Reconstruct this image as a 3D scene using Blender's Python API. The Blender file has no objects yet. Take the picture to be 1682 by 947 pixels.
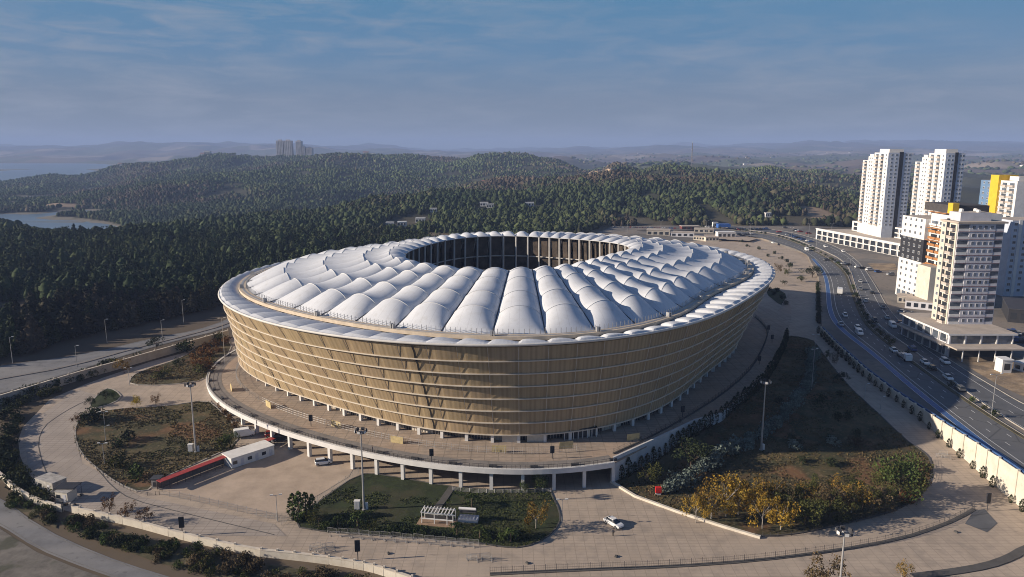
import bpy, bmesh, math, random
import numpy as np
from mathutils import Vector
from mathutils.geometry import tessellate_polygon
R = math.radians
SC = bpy.context.scene
COL = SC.collection
rnd = random.Random(7)
nr = np.random.default_rng(11)

# ------------------------------------------------------------------ camera, sky, sun, exposure
CAM_H, FPX, PITCH = 85.0, 1200.0, R(10.85)
cam = bpy.data.cameras.new('camera'); camo = bpy.data.objects.new('camera', cam); COL.objects.link(camo)
cam.lens = 36 * FPX / 1682; cam.sensor_width = 36; cam.clip_start = 1; cam.clip_end = 60000
camo.location = (0, 0, CAM_H); camo.rotation_euler = (R(90) - PITCH, 0, 0); SC.camera = camo
SUN_EL, SUN_AZ = R(19), R(6.5)          # sun low in the west, a little south of it
w = bpy.data.worlds.new('World'); SC.world = w; w.use_nodes = True
nt = w.node_tree; nt.nodes.clear()
out = nt.nodes.new('ShaderNodeOutputWorld'); bg = nt.nodes.new('ShaderNodeBackground')
sky = nt.nodes.new('ShaderNodeTexSky'); sky.sky_type = 'NISHITA'; sky.sun_disc = False
sky.sun_elevation = SUN_EL; sky.sun_rotation = R(261); sky.altitude = 100; sky.air_density = 1.0; sky.dust_density = 1.5; sky.ozone_density = 2.0
bg.inputs['Strength'].default_value = 0.07
tc = nt.nodes.new('ShaderNodeTexCoord'); mp = nt.nodes.new('ShaderNodeMapping'); mp.inputs['Scale'].default_value = (3.0, 3.0, 17.0)
mp.inputs['Rotation'].default_value = (R(4), R(-7), 0)
nz = nt.nodes.new('ShaderNodeTexNoise'); nz.inputs['Scale'].default_value = 3.2; nz.inputs['Detail'].default_value = 10; nz.inputs['Roughness'].default_value = .62; nz.inputs['Distortion'].default_value = .5
rp = nt.nodes.new('ShaderNodeValToRGB'); rp.color_ramp.elements[0].position = .42; rp.color_ramp.elements[1].position = .70
nz2 = nt.nodes.new('ShaderNodeTexNoise'); nz2.inputs['Scale'].default_value = 1.5; nz2.inputs['Detail'].default_value = 2
mp2 = nt.nodes.new('ShaderNodeMapping'); mp2.inputs['Location'].default_value = (.15, .3, .4); mp2.inputs['Scale'].default_value = (1, 1, 3)
rp2 = nt.nodes.new('ShaderNodeValToRGB'); rp2.color_ramp.elements[0].position = .36; rp2.color_ramp.elements[1].position = .64
mul = nt.nodes.new('ShaderNodeMath'); mul.operation = 'MULTIPLY'; mul2 = nt.nodes.new('ShaderNodeMath'); mul2.operation = 'MULTIPLY'; mul2.inputs[1].default_value = .72
mx = nt.nodes.new('ShaderNodeMix'); mx.data_type = 'RGBA'; mx.inputs['B'].default_value = (3.1, 3.5, 4.3, 1)
mg = nt.nodes.new('ShaderNodeMix'); mg.data_type = 'RGBA'; mg.inputs['Factor'].default_value = .88
L = nt.links.new
L(tc.outputs['Generated'], mp.inputs['Vector']); L(mp.outputs[0], nz.inputs['Vector']); L(nz.outputs['Fac'], rp.inputs[0])
L(tc.outputs['Generated'], mp2.inputs['Vector']); L(mp2.outputs[0], nz2.inputs['Vector']); L(nz2.outputs['Fac'], rp2.inputs[0])
L(rp.outputs[0], mul.inputs[0]); L(rp2.outputs[0], mul.inputs[1]); L(mul.outputs[0], mul2.inputs[0]); L(mul2.outputs[0], mx.inputs['Factor'])
gs = nt.nodes.new('ShaderNodeSeparateXYZ'); gr = nt.nodes.new('ShaderNodeValToRGB'); L(tc.outputs['Generated'], gs.inputs[0]); L(gs.outputs[2], gr.inputs[0])
e_ = gr.color_ramp.elements; e_[0].position = 0; e_[0].color = (2.05, 2.6, 3.3, 1); e_[1].position = 1; e_[1].color = (.16, .55, 1.6, 1)
for p_, c_ in ((.06, (1.7, 2.3, 3.4)), (.12, (1.05, 2.25, 3.95)), (.19, (.78, 2.3, 4.1)), (.32, (.34, 1.05, 2.7))): q_ = e_.new(p_); q_.color = (*c_, 1)
L(gr.outputs[0], mg.inputs['B']); L(sky.outputs[0], mg.inputs['A']); L(mg.outputs['Result'], mx.inputs['A']); L(mx.outputs['Result'], bg.inputs['Color']); L(bg.outputs[0], out.inputs['Surface'])
sun = bpy.data.lights.new('sun', 'SUN'); sun.energy = 5.0; sun.angle = R(.5); sun.color = (1, .86, .70)
so = bpy.data.objects.new('sun', sun); COL.objects.link(so)
sd = Vector((-math.cos(SUN_EL) * math.cos(SUN_AZ), -math.cos(SUN_EL) * math.sin(SUN_AZ), math.sin(SUN_EL)))
so.rotation_euler = sd.to_track_quat('Z', 'Y').to_euler(); so.location = (-300, -40, 200)
vs = SC.view_settings; vs.view_transform = 'Standard'; vs.look = 'None'; vs.gamma = 1; vs.use_curve_mapping = False
vs.exposure = 0.48
SC.cycles.use_denoising = True; SC.cycles.filter_width = 1.0; SC.cycles.max_bounces = 5; SC.cycles.diffuse_bounces = 2; SC.cycles.volume_bounces = 0
SC.cycles.transparent_max_bounces = 4; SC.cycles.caustics_reflective = False; SC.cycles.caustics_refractive = False

# ------------------------------------------------------------------ terrain and the pixel-to-ground helper
SP, CP = math.sin(PITCH), math.cos(PITCH)
def smooth(t):
    t = np.clip(t, 0, 1); return t * t * (3 - 2 * t)
def h_near(x, y):
    u = y + .4 * np.clip(x - 20, 0, 60)
    return 5.7 * smooth((u - 187) / 60.)
def vnoise(x, y, seed=0):
    xi, yi = np.floor(x).astype(np.int64), np.floor(y).astype(np.int64); fx, fy = x - xi, y - yi
    fx, fy = fx * fx * (3 - 2 * fx), fy * fy * (3 - 2 * fy)
    def hs(a, b):
        n = (a * 374761393 + b * 668265263 + seed * 974634777) & 0xffffffff
        n = ((n ^ (n >> 13)) * 1274126177) & 0xffffffff
        return ((n ^ (n >> 16)) & 0xffff) / 65535.
    return (hs(xi, yi) * (1 - fx) + hs(xi + 1, yi) * fx) * (1 - fy) + (hs(xi, yi + 1) * (1 - fx) + hs(xi + 1, yi + 1) * fx) * fy
def fbm(x, y, seed=0, o=4):
    s, a, t = 0, 1, 0
    for i in range(o):
        s = s + a * vnoise(x * 2 ** i, y * 2 ** i, seed + i); t += a; a *= .5
    return s / t - .5
def zpy(Y, py, off=0):
    wv = 473 - py; return CAM_H + Y * (wv * CP - FPX * SP) / (FPX * CP + wv * SP) - off
# columns: azimuth (photo column) -> list of (distance, height)
LK = -38
COLS = [
 (-700, [(700, 8), (800, 4), (950, LK), (1230, -31), (1290, -25), (1800, -20), (2400, LK), (3400, LK), (4000, -24), (4800, LK), (5800, LK), (6600, -10), (9000, 30), (14000, 60)]),
 (-60, [(700, 9), (800, 9), (950, LK), (1150, -32), (1220, -25), (1700, -22), (2300, zpy(2300, 300, 8)), (2550, LK), (3400, LK), (3900, -24), (4700, LK), (5600, LK), (6600, -10), (9000, zpy(9000, 247)), (14000, 60)]),
 (130, [(560, 9), (660, 8), (850, LK), (1130, -33), (1200, -25), (1700, -14), (2600, zpy(2600, 285, 8)), (2900, -30), (3300, LK), (3600, LK), (4100, -24), (4700, LK), (5600, LK), (6600, -10), (9000, zpy(9000, 247)), (14000, 70)]),
 (250, [(620, 10), (700, 9), (900, -26), (1050, -27), (1200, -24), (1800, 0), (2700, zpy(2700, 262, 8)), (3100, -20), (4500, -30), (6600, -10), (9000, zpy(9000, 243)), (14000, 100)]),
 (340, [(650, 8), (770, 6), (950, -24), (1350, -24), (1900, 12), (2800, zpy(2800, 251, 7)), (3300, 10), (6600, 0), (9000, zpy(9000, 240)), (14000, 110)]),
 (480, [(750, 8), (850, 5), (1050, -22), (1400, -22), (1900, 20), (2900, zpy(2900, 251, 3)), (3400, 20), (6600, 0), (9000, zpy(9000, 237)), (14000, 110)]),
 (640, [(800, 8), (960, 9), (1150, -10), (1450, -12), (2000, 22), (2800, zpy(2800, 255, 7)), (3300, 20), (6600, 0), (9000, zpy(9000, 244)), (14000, 110)]),
 (740, [(620, 7), (800, 8), (1200, 14), (1450, 5), (1700, 2), (2100, 26), (2800, zpy(2800, 255, 7)), (3300, 10), (6600, 10), (9000, zpy(9000, 252)), (14000, 60)]),
 (820, [(620, 7), (800, 10), (1300, zpy(1300, 296, 9)), (1550, 10), (1800, 12), (2300, 38), (2800, zpy(2800, 252, 7)), (3300, 10), (6600, 10), (9000, 40), (14000, 60)]),
 (910, [(600, 7), (800, 10), (1400, zpy(1400, 293, 9)), (1650, 10), (1900, 14), (2600, zpy(2600, 260, 7)), (3000, 10), (6600, 10), (9000, 40), (14000, 70)]),
 (970, [(740, 7), (880, 12), (1500, zpy(1500, 287, 9)), (1800, 12), (2400, zpy(2400, 280, 6)), (3000, 0), (6600, 10), (9000, 40), (14000, 80)]),
 (1012, [(740, 7), (880, 12), (1500, 30), (1900, zpy(1900, 264, 8)), (2300, 12), (3200, 5), (6600, 10), (9000, 40), (14000, 80)]),
 (1050, [(740, 7), (880, 12), (1500, 28), (1900, zpy(1900, 277, 8)), (2300, 12), (3200, 5), (6600, 12), (9000, 50), (14000, 100)]),
 (1090, [(740, 7), (880, 12), (1400, 30), (1700, zpy(1700, 271, 9)), (2300, 10), (3200, 5), (6600, 15), (9000, 50), (14000, 120)]),
 (1170, [(740, 6), (880, 10), (1400, 26), (1700, zpy(1700, 280, 9)), (2300, 10), (3200, 5), (6600, 15), (9000, 60), (11000, zpy(11000, 240)), (14000, 130)]),
 (1250, [(640, 6), (800, 8), (1400, 24), (1700, zpy(1700, 271, 9)), (2300, 10), (3200, 8), (6600, 15), (9000, 60), (11000, zpy(11000, 240)), (14000, 130)]),
 (1330, [(650, 6), (800, 7), (1350, 16), (1600, zpy(1600, 281, 9)), (2200, 8), (3200, 8), (6600, 15), (9000, 70), (11000, zpy(11000, 235)), (14000, 140)]),
 (1410, [(660, 5), (800, 6), (1300, 10), (1500, zpy(1500, 292, 9)), (2100, 5), (3200, 8), (6600, 20), (9000, 80), (11000, zpy(11000, 233)), (14000, 150)]),
 (1560, [(660, 5), (800, 6), (1300, zpy(1300, 318, 9)), (1700, 2), (3200, 5), (6600, 20), (9000, 80), (11000, zpy(11000, 231)), (14000, 160)]),
 (1700, [(660, 5), (800, 6), (1200, 2), (1700, 0), (3200, 5), (6600, 20), (9000, 80), (11000, zpy(11000, 233)), (14000, 180)]),
 (2500, [(660, 5), (800, 6), (1200, 2), (1700, 0), (3200, 5), (6600, 20), (9000, 80), (11000, 100), (14000, 180)])]
YK = np.concatenate([np.arange(420, 3500, 20.), np.arange(3500, 16000, 200.)])
CK = np.array([(p - 841) / 1205. for p, _ in COLS])
ZT = np.stack([np.interp(YK, [420] + [a for a, _ in k], [6] + [b for _, b in k]) for _, k in COLS])
kz = np.ones(5) / 5
ZT = np.stack([np.convolve(np.pad(r, 2, 'edge'), kz, 'valid') for r in ZT])
def height(x, y):
    x = np.asarray(x, float); y = np.asarray(y, float)
    n = h_near(x, y); ys = np.maximum(y, 1.); c = x / ys
    ci = np.clip(np.interp(c, CK, np.arange(len(CK))), 0, len(CK) - 1.0001); c0 = ci.astype(int); fc = ci - c0; fc = fc * fc * (3 - 2 * fc)
    yi = np.clip(np.interp(ys, YK, np.arange(len(YK))), 0, len(YK) - 1.0001); y0 = yi.astype(int); fy = yi - y0
    z = (ZT[c0, y0] * (1 - fy) + ZT[c0, y0 + 1] * fy) * (1 - fc) + (ZT[c0 + 1, y0] * (1 - fy) + ZT[c0 + 1, y0 + 1] * fy) * fc
    am = smooth((ys - 640) / 500.) * np.where(z > -29, 1, .15)
    rg = 1 - np.abs(fbm(x / 520., ys / 700., 5, 3)) * 4
    z = z + am * ((fbm(x / 300., ys / 620., 3, 4) * 78 + fbm(x / 110., ys / 150., 13, 2) * 14) + (rg - .5) * 18) * smooth((z + 34) / 30.)
    far = smooth((ys - 7500) / 2500.); z = z + far * fbm(x / 1100., ys / 2600., 9, 4) * 230
    return np.where(ys < 430, n, n + (z - n) * smooth((ys - 430) / 150.))
def hz(x, y):
    if y < 430:
        t = (y + .4 * min(60., max(0., x - 20)) - 187) / 60.; t = min(1., max(0., t)); return 5.7 * t * t * (3 - 2 * t)
    return float(height(np.array([x]), np.array([y]))[0])
def ray(px, py):
    u, v = px - 841, 473 - py; return u, FPX * CP + v * SP, -FPX * SP + v * CP
def GZ(px, py, z):                         # point of the level z seen at this photo position
    a, b, c = ray(px, py); t = (z - CAM_H) / c; return (a * t, b * t)
def G(px, py):                             # point of the terrain
    a, b, c = ray(px, py); z = 0.
    for i in range(40):
        t = (z - CAM_H) / c; zz = hz(a * t, b * t); z += .6 * (zz - z)
        if abs(zz - z) < .002: break
    t = (z - CAM_H) / c; return (a * t, b * t)
def Gs(pts): return [G(*p) for p in pts]
PLAT = 7.5                                 # level of the highway and the blocks beyond it
def P(px, py): return GZ(px, py, PLAT)

# ------------------------------------------------------------------ materials
MATS = {}
def mat(name, col, rough=.85, var=.12, scale=.5, metal=0, bump=0, attr=None, col2=None, detail=5, objvar=0, spec=.3, emit=None, alpha=None):
    if name in MATS: return MATS[name]
    m = bpy.data.materials.new(name); m.use_nodes = True; t = m.node_tree; b = t.nodes['Principled BSDF']; MATS[name] = m
    b.inputs['Roughness'].default_value = rough; b.inputs['Metallic'].default_value = metal; b.inputs['Specular IOR Level'].default_value = spec
    g = t.nodes.new('ShaderNodeNewGeometry'); n = t.nodes.new('ShaderNodeTexNoise'); n.inputs['Scale'].default_value = scale; n.inputs['Detail'].default_value = detail; n.inputs['Roughness'].default_value = .65
    t.links.new(g.outputs['Position'], n.inputs['Vector'])
    mxn = t.nodes.new('ShaderNodeMix'); mxn.data_type = 'RGBA'
    c2 = col2 if col2 else tuple(min(1, c * (1 + var)) for c in col)
    c1 = col if col2 else tuple(c * (1 - var) for c in col)
    mr = t.nodes.new('ShaderNodeMapRange'); mr.inputs['From Min'].default_value = .36; mr.inputs['From Max'].default_value = .64
    t.links.new(n.outputs['Fac'], mr.inputs['Value']); t.links.new(mr.outputs[0], mxn.inputs['Factor'])
    mxn.inputs['A'].default_value = (*c1, 1); mxn.inputs['B'].default_value = (*c2, 1); last = mxn.outputs['Result']
    if attr:
        a = t.nodes.new('ShaderNodeAttribute'); a.attribute_name = attr; mm = t.nodes.new('ShaderNodeMix'); mm.data_type = 'RGBA'; mm.blend_type = 'MULTIPLY'; mm.inputs['Factor'].default_value = 1
        t.links.new(last, mm.inputs['A']); t.links.new(a.outputs['Color'], mm.inputs['B']); last = mm.outputs['Result']
    if objvar:
        oi = t.nodes.new('ShaderNodeObjectInfo'); m2 = t.nodes.new('ShaderNodeMapRange'); m2.inputs['To Min'].default_value = 1 - objvar; m2.inputs['To Max'].default_value = 1 + objvar
        hv = t.nodes.new('ShaderNodeHueSaturation'); t.links.new(oi.outputs['Random'], m2.inputs['Value']); t.links.new(m2.outputs[0], hv.inputs['Value']); t.links.new(last, hv.inputs['Color']); last = hv.outputs['Color']
    t.links.new(last, b.inputs['Base Color'])
    if bump:
        bp = t.nodes.new('ShaderNodeBump'); bp.inputs['Strength'].default_value = bump; bp.inputs['Distance'].default_value = .3; t.links.new(n.outputs['Fac'], bp.inputs['Height']); t.links.new(bp.outputs[0], b.inputs['Normal'])
    if emit: b.inputs['Emission Color'].default_value = (*emit, 1); b.inputs['Emission Strength'].default_value = 1
    return m
def nodes_of(m): return m.node_tree, m.node_tree.nodes['Principled BSDF']
def overlay(m, kind, scale, col, fac, thr=(.5, .6), coord='Position', mapping=None, detail=4):
    """mixes another procedural layer (patches, cracks, joints) over a material's colour"""
    t, b = nodes_of(m); src = b.inputs['Base Color'].links[0].from_socket
    g = t.nodes.new('ShaderNodeNewGeometry') if coord == 'Position' else t.nodes.new('ShaderNodeUVMap')
    vec = g.outputs['Position'] if coord == 'Position' else g.outputs['UV']
    if mapping:
        mpn = t.nodes.new('ShaderNodeMapping'); mpn.inputs['Scale'].default_value = mapping[0]; mpn.inputs['Rotation'].default_value = mapping[1]; t.links.new(vec, mpn.inputs['Vector']); vec = mpn.outputs[0]
    if kind == 'noise':
        n = t.nodes.new('ShaderNodeTexNoise'); n.inputs['Scale'].default_value = scale; n.inputs['Detail'].default_value = detail; o = n.outputs['Fac']
    elif kind == 'crack':
        n = t.nodes.new('ShaderNodeTexVoronoi'); n.feature = 'DISTANCE_TO_EDGE'; n.inputs['Scale'].default_value = scale; o = n.outputs['Distance']
    elif kind == 'cell':
        n = t.nodes.new('ShaderNodeTexVoronoi'); n.inputs['Scale'].default_value = scale; sp = t.nodes.new('ShaderNodeSeparateColor'); t.links.new(n.outputs['Color'], sp.inputs[0]); o = sp.outputs[0]
    elif kind == 'wave':
        n = t.nodes.new('ShaderNodeTexWave'); n.inputs['Scale'].default_value = scale; n.inputs['Distortion'].default_value = 0; o = n.outputs['Fac']
    elif kind == 'brick':
        n = t.nodes.new('ShaderNodeTexBrick'); n.inputs['Scale'].default_value = scale; n.inputs['Mortar Size'].default_value = .02; n.offset = 0; n.inputs['Color1'].default_value = (0, 0, 0, 1); n.inputs['Color2'].default_value = (.35, .35, .35, 1); n.inputs['Mortar'].default_value = (1, 1, 1, 1); o = n.outputs['Color']
    t.links.new(vec, n.inputs['Vector'])
    mr = t.nodes.new('ShaderNodeMapRange'); mr.inputs['From Min'].default_value = thr[0]; mr.inputs['From Max'].default_value = thr[1]; mr.inputs['To Max'].default_value = fac
    t.links.new(o, mr.inputs['Value'])
    mm = t.nodes.new('ShaderNodeMix'); mm.data_type = 'RGBA'; mm.inputs['B'].default_value = (*col, 1)
    t.links.new(mr.outputs[0], mm.inputs['Factor']); t.links.new(src, mm.inputs['A']); t.links.new(mm.outputs['Result'], b.inputs['Base Color'])
    return m
membrane = mat('membrane', (.66, .68, .71), .5, .04, .12); overlay(membrane, 'wave', 1.0, (.5, .5, .52), .45, (.985, 1), coord='UV', mapping=((1.57, 0, 0), (0, 0, 0))); overlay(membrane, 'noise', .5, (.50, .49, .47), .4, (.52, .75))
collar_m = mat('collar_membrane', (.62, .64, .67), .55, .05, .2); overlay(collar_m, 'noise', .6, (.5, .48, .44), .4, (.5, .75))
clad = mat('golden_mesh', (.43, .33, .205), .65, .04, .35, metal=.0, attr='tint')
overlay(clad, 'wave', 1.0, (.22, .16, .09), .42, (.2, .9), coord='UV', mapping=((.2355, 0, 0), (0, 0, 0)))
overlay(clad, 'wave', 1.0, (.52, .40, .24), .45, (.93, .99), coord='UV', mapping=((.079, 0, 0), (0, 0, 0)))
ledge_m = mat('ledge_metal', (.64, .57, .47), .6, .1, .4)
cream = mat('cream_render', (.66, .61, .52), .85, .1, .3); overlay(cream, 'noise', 1.2, (.4, .34, .26), .4, (.5, .75))
white = mat('white_paint', (.74, .73, .71), .7, .06, .3); overlay(white, 'noise', .8, (.5, .48, .44), .35, (.55, .8))
conc = mat('concrete', (.42, .39, .35), .9, .15, .3)
steel = mat('galvanised_steel', (.42, .42, .42), .5, .1, 1, metal=.4)
steel_d = mat('dark_steel', (.06, .06, .065), .6, .1, 1)
dark = mat('dark_interior', (.025, .023, .022), .9, .2, .3)
glassd = mat('dark_glass', (.03, .035, .045), .12, .1, .2, spec=.8)
glass = mat('window_glass', (.10, .12, .15), .1, .35, .3, spec=.9, objvar=.4)
blackp = mat('black_panel', (.035, .036, .042), .6, .1, .4)
orange = mat('orange_trim', (.42, .19, .07), .7, .1, .4)
grayp = mat('grey_render', (.58, .58, .62), .8, .08, .3)
bluegray = mat('blue_grey_wall_shade', (.52, .57, .66), .8, .08, .3)
yellowp = mat('yellow_render', (.72, .46, .04), .7, .06, .3)
redp = mat('red_paint', (.35, .05, .045), .6, .15, 1)
redb = mat('dark_red_band', (.16, .05, .05), .7, .1, 1)
roofm = mat('flat_roof', (.46, .40, .34), .9, .12, .2)
brown = mat('bark', (.10, .07, .05), .95, .2, 2)
barkp = mat('pale_bark', (.34, .31, .27), .95, .2, 2)
tyre = mat('tyre_rubber', (.02, .02, .02), .8, .1, 1)
lamp_m = mat('lamp_glass', (.7, .7, .68), .3, .05, 1)
bluep = mat('blue_paint', (.06, .13, .30), .6, .15, .8)
pave = mat('paving', (.44, .36, .285), .9, .10, .07); overlay(pave, 'noise', .35, (.28, .24, .2), .6, (.45, .7)); overlay(pave, 'brick', .22, (.25, .21, .17), .5, (.5, .9)); overlay(pave, 'noise', .05, (.46, .38, .30), .7, (.5, .68))
overlay(pave, 'noise', 1.1, (.16, .14, .12), .5, (.66, .74), mapping=((.2, 1, 1), (0, 0, .2)))
pave_t = mat('terrace_paving', (.39, .315, .25), .9, .12, .1); overlay(pave_t, 'noise', .5, (.24, .2, .17), .6, (.45, .7)); overlay(pave_t, 'brick', .14, (.2, .17, .14), .6, (.5, .9)); overlay(pave_t, 'noise', .08, (.42, .31, .23), .6, (.5, .65))
pave_g = mat('grey_paving', (.235, .215, .20), .9, .12, .15); overlay(pave_g, 'brick', .25, (.16, .15, .14), .6, (.5, .9)); overlay(pave_g, 'noise', .4, (.16, .15, .14), .5, (.5, .7))
asph = mat('asphalt', (.115, .12, .13), .85, .15, .2); overlay(asph, 'noise', .06, (.15, .15, .15), .8, (.45, .65), mapping=((1, .15, 1), (0, 0, .6))); overlay(asph, 'crack', .08, (.04, .04, .04), .6, (.02, .0))
asph_o = mat('old_asphalt', (.19, .19, .195), .9, .15, .2); overlay(asph_o, 'noise', .1, (.26, .25, .24), .8, (.45, .65), mapping=((.2, 1, 1), (0, 0, .25))); overlay(asph_o, 'noise', .6, (.08, .08, .08), .5, (.6, .72))
lotm = mat('lot_ground', (.16, .15, .14), .95, .2, .08); overlay(lotm, 'noise', .03, (.26, .22, .18), .8, (.48, .6)); overlay(lotm, 'noise', .6, (.10, .1, .1), .5, (.55, .7))
sand = mat('sandy_rubble', (.34, .25, .16), .95, .25, .3, bump=.6); overlay(sand, 'noise', .12, (.16, .13, .1), .8, (.45, .6)); overlay(sand, 'noise', 1.2, (.5, .42, .33), .5, (.6, .7))
lawn_g = mat('green_lawn', (.032, .046, .016), .95, .3, .4, col2=(.022, .03, .013), bump=.5); overlay(lawn_g, 'noise', .12, (.06, .055, .03), .7, (.48, .62)); overlay(lawn_g, 'noise', 1.5, (.06, .08, .025), .5, (.55, .7))
lawn_b = mat('dry_lawn', (.125, .088, .045), .95, .3, .5, col2=(.07, .066, .03), bump=.5); overlay(lawn_b, 'noise', .07, (.04, .045, .022), .9, (.44, .58)); overlay(lawn_b, 'noise', .07, (.20, .10, .05), .7, (.56, .66)); overlay(lawn_b, 'noise', 1.3, (.19, .15, .085), .6, (.55, .7))
water = mat('water', (.13, .17, .20), .3, .1, .01, spec=.8)
kerbm = mat('kerb_stone', (.40, .37, .33), .9, .12, .6)
kerbd = mat('dark_kerb', (.10, .095, .09), .9, .12, .6)
paint = mat('road_paint', (.68, .68, .66), .7, .2, 1.5)
leaf = mat('foliage', (1, 1, 1), .9, .22, .6, attr='tint', objvar=.28, spec=.1)
terr = mat('terrain', (1, 1, 1), .95, .16, .02, attr='tint'); overlay(terr, 'noise', .25, (.09, .08, .055), .25, (.5, .7))

# ------------------------------------------------------------------ mesh helpers
class MB:
    def __init__(s): s.v = []; s.f = []; s.m = []; s.t = []; s.uv = []
    def face(s, idx, m=0, t=None, uv=None): s.f.append(idx); s.m.append(m); s.t.append(t); s.uv.append(uv)
    def quad(s, a, b, c, d, m=0, t=None, uv=None):
        n = len(s.v); s.v += [tuple(a), tuple(b), tuple(c), tuple(d)]; s.face((n, n + 1, n + 2, n + 3), m, t, uv); return s
    def box(s, x0, y0, z0, x1, y1, z1, m=0, rot=0, cx=0, cy=0, t=None):
        n = len(s.v); c, q = math.cos(rot), math.sin(rot)
        for z in (z0, z1):
            for x, y in ((x0, y0), (x1, y0), (x1, y1), (x0, y1)): s.v.append((cx + x * c - y * q, cy + x * q + y * c, z))
        for f in ((0, 3, 2, 1), (4, 5, 6, 7), (0, 1, 5, 4), (1, 2, 6, 5), (2, 3, 7, 6), (3, 0, 4, 7)): s.face(tuple(n + i for i in f), m, t)
        return s
    def tube(s, a, b, r0, r1=None, k=6, m=0, cap=True):
        r1 = r0 if r1 is None else r1; a, b = Vector(a), Vector(b); d = (b - a).normalized()
        u = d.orthogonal().normalized(); w_ = d.cross(u); n = len(s.v)
        for p, r in ((a, r0), (b, r1)):
            for i in range(k):
                g = 2 * math.pi * i / k; s.v.append(tuple(p + (u * math.cos(g) + w_ * math.sin(g)) * r))
        for i in range(k): s.face((n + i, n + (i + 1) % k, n + k + (i + 1) % k, n + k + i), m)
        if cap: s.face(tuple(n + k + i for i in range(k)), m); s.face(tuple(n + k - 1 - i for i in range(k)), m)
        return s
    def prism(s, pts, z0, z1, m=0, mtop=None):
        n = len(s.v); k = len(pts); ar = sum(pts[i][0] * pts[(i + 1) % k][1] - pts[(i + 1) % k][0] * pts[i][1] for i in range(k))
        if ar < 0: pts = pts[::-1]
        z0f = z0 if callable(z0) else (lambda x, y: z0); z1f = z1 if callable(z1) else (lambda x, y: z1)
        s.v += [(x, y, z0f(x, y)) for x, y in pts] + [(x, y, z1f(x, y)) for x, y in pts]
        for i in range(k): s.face((n + i, n + (i + 1) % k, n + k + (i + 1) % k, n + k + i), m)
        for tri in tessellate_polygon([[Vector((x, y, 0)) for x, y in pts]]):
            a, b, c = tri; v = [pts[a], pts[b], pts[c]]
            cr = (v[1][0] - v[0][0]) * (v[2][1] - v[0][1]) - (v[1][1] - v[0][1]) * (v[2][0] - v[0][0])
            if cr < 0: a, b, c = a, c, b
            s.face((n + k + a, n + k + b, n + k + c), m if mtop is None else mtop); s.face((n + a, n + c, n + b), m)
        return s
    def mesh(s, name, mats, smooth=False):
        me = bpy.data.meshes.new(name); me.from_pydata(s.v, [], s.f)
        for m in mats: me.materials.append(m)
        if any(s.m): me.polygons.foreach_set('material_index', s.m)
        if any(t is not None for t in s.t):
            a = me.color_attributes.new('tint', 'FLOAT_COLOR', 'CORNER'); arr = []
            for f, t in zip(s.f, s.t): arr += list((*(t or (1, 1, 1)), 1)) * len(f)
            a.data.foreach_set('color', arr)
        if any(u is not None for u in s.uv):
            l = me.uv_layers.new(name='UVMap'); arr = []
            for f, u in zip(s.f, s.uv):
                for q in (u or [(0, 0)] * len(f)): arr += [q[0], q[1]]
            l.data.foreach_set('uv', arr)
        if smooth: me.polygons.foreach_set('use_smooth', [True] * len(me.polygons))
        me.update(); return me
    def build(s, name, mats, parent=None, smooth=False):
        if not isinstance(mats, (list, tuple)): mats = [mats]
        return link(name, s.mesh(name, mats, smooth), parent)
def link(name, me, parent=None, loc=None):
    o = bpy.data.objects.new(name, me); COL.objects.link(o)
    if parent is not None: o.parent = parent
    if loc is not None: o.location = loc
    return o
def tag(o, label=None, cat=None, group=None, kind=None):
    if label: o['label'] = label
    if cat: o['category'] = cat
    if group: o['group'] = group
    if kind: o['kind'] = kind
    return o
def thing(name, label, cat, loc=(0, 0, 0), rz=0, group=None):
    o = bpy.data.objects.new(name, None); COL.objects.link(o); o.location = loc; o.rotation_euler = (0, 0, rz); o.empty_display_size = .1
    return tag(o, label, cat, group)
KIDS = {}
def copy_tree(root, loc, rz=0, label=None, group=None, sc=1, z=None):
    def cp(o, par):
        c = o.copy(); COL.objects.link(c)
        if par is not None: c.parent = par
        for k in KIDSOF(o): cp(k, c)
        return c
    r = cp(root, None); r.location = loc; r.rotation_euler = (0, 0, rz); r.scale = (sc, sc, sc if z is None else z)
    if label: r['label'] = label
    if group: r['group'] = group
    return r
def KIDSOF(o):
    if o.name not in KIDS: KIDS[o.name] = list(o.children)
    return KIDS[o.name]
def drape(name, poly, m, off, kind='structure', cell=5, zf=None, uv=False):
    zf = zf or height
    bm = bmesh.new(); vv = [bm.verts.new((x, y, 0)) for x, y in poly]
    for tri in tessellate_polygon([[Vector((x, y, 0)) for x, y in poly]]):
        a = [vv[i] for i in tri]; nrm = (a[1].co - a[0].co).cross(a[2].co - a[0].co)
        if nrm.length < 1e-6: continue
        if nrm.z < 0: a = a[::-1]
        try: bm.faces.new(a)
        except ValueError: pass
    xs = [p[0] for p in poly]; ys = [p[1] for p in poly]
    for ax, lo, hi in ((0, min(xs), max(xs)), (1, min(ys), max(ys))):
        q = math.ceil(lo / cell) * cell
        while q < hi:
            co = (q, 0, 0) if ax == 0 else (0, q, 0); no = (1, 0, 0) if ax == 0 else (0, 1, 0)
            bmesh.ops.bisect_plane(bm, geom=bm.verts[:] + bm.edges[:] + bm.faces[:], plane_co=co, plane_no=no); q += cell
    X = np.array([v.co.x for v in bm.verts]); Y = np.array([v.co.y for v in bm.verts]); Z = zf(X, Y) + off
    for v, z in zip(bm.verts, Z): v.co.z = z
    me = bpy.data.meshes.new(name); bm.to_mesh(me); bm.free(); me.materials.append(m)
    o = link(name, me)
    if kind: o['kind'] = kind
    return o
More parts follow.
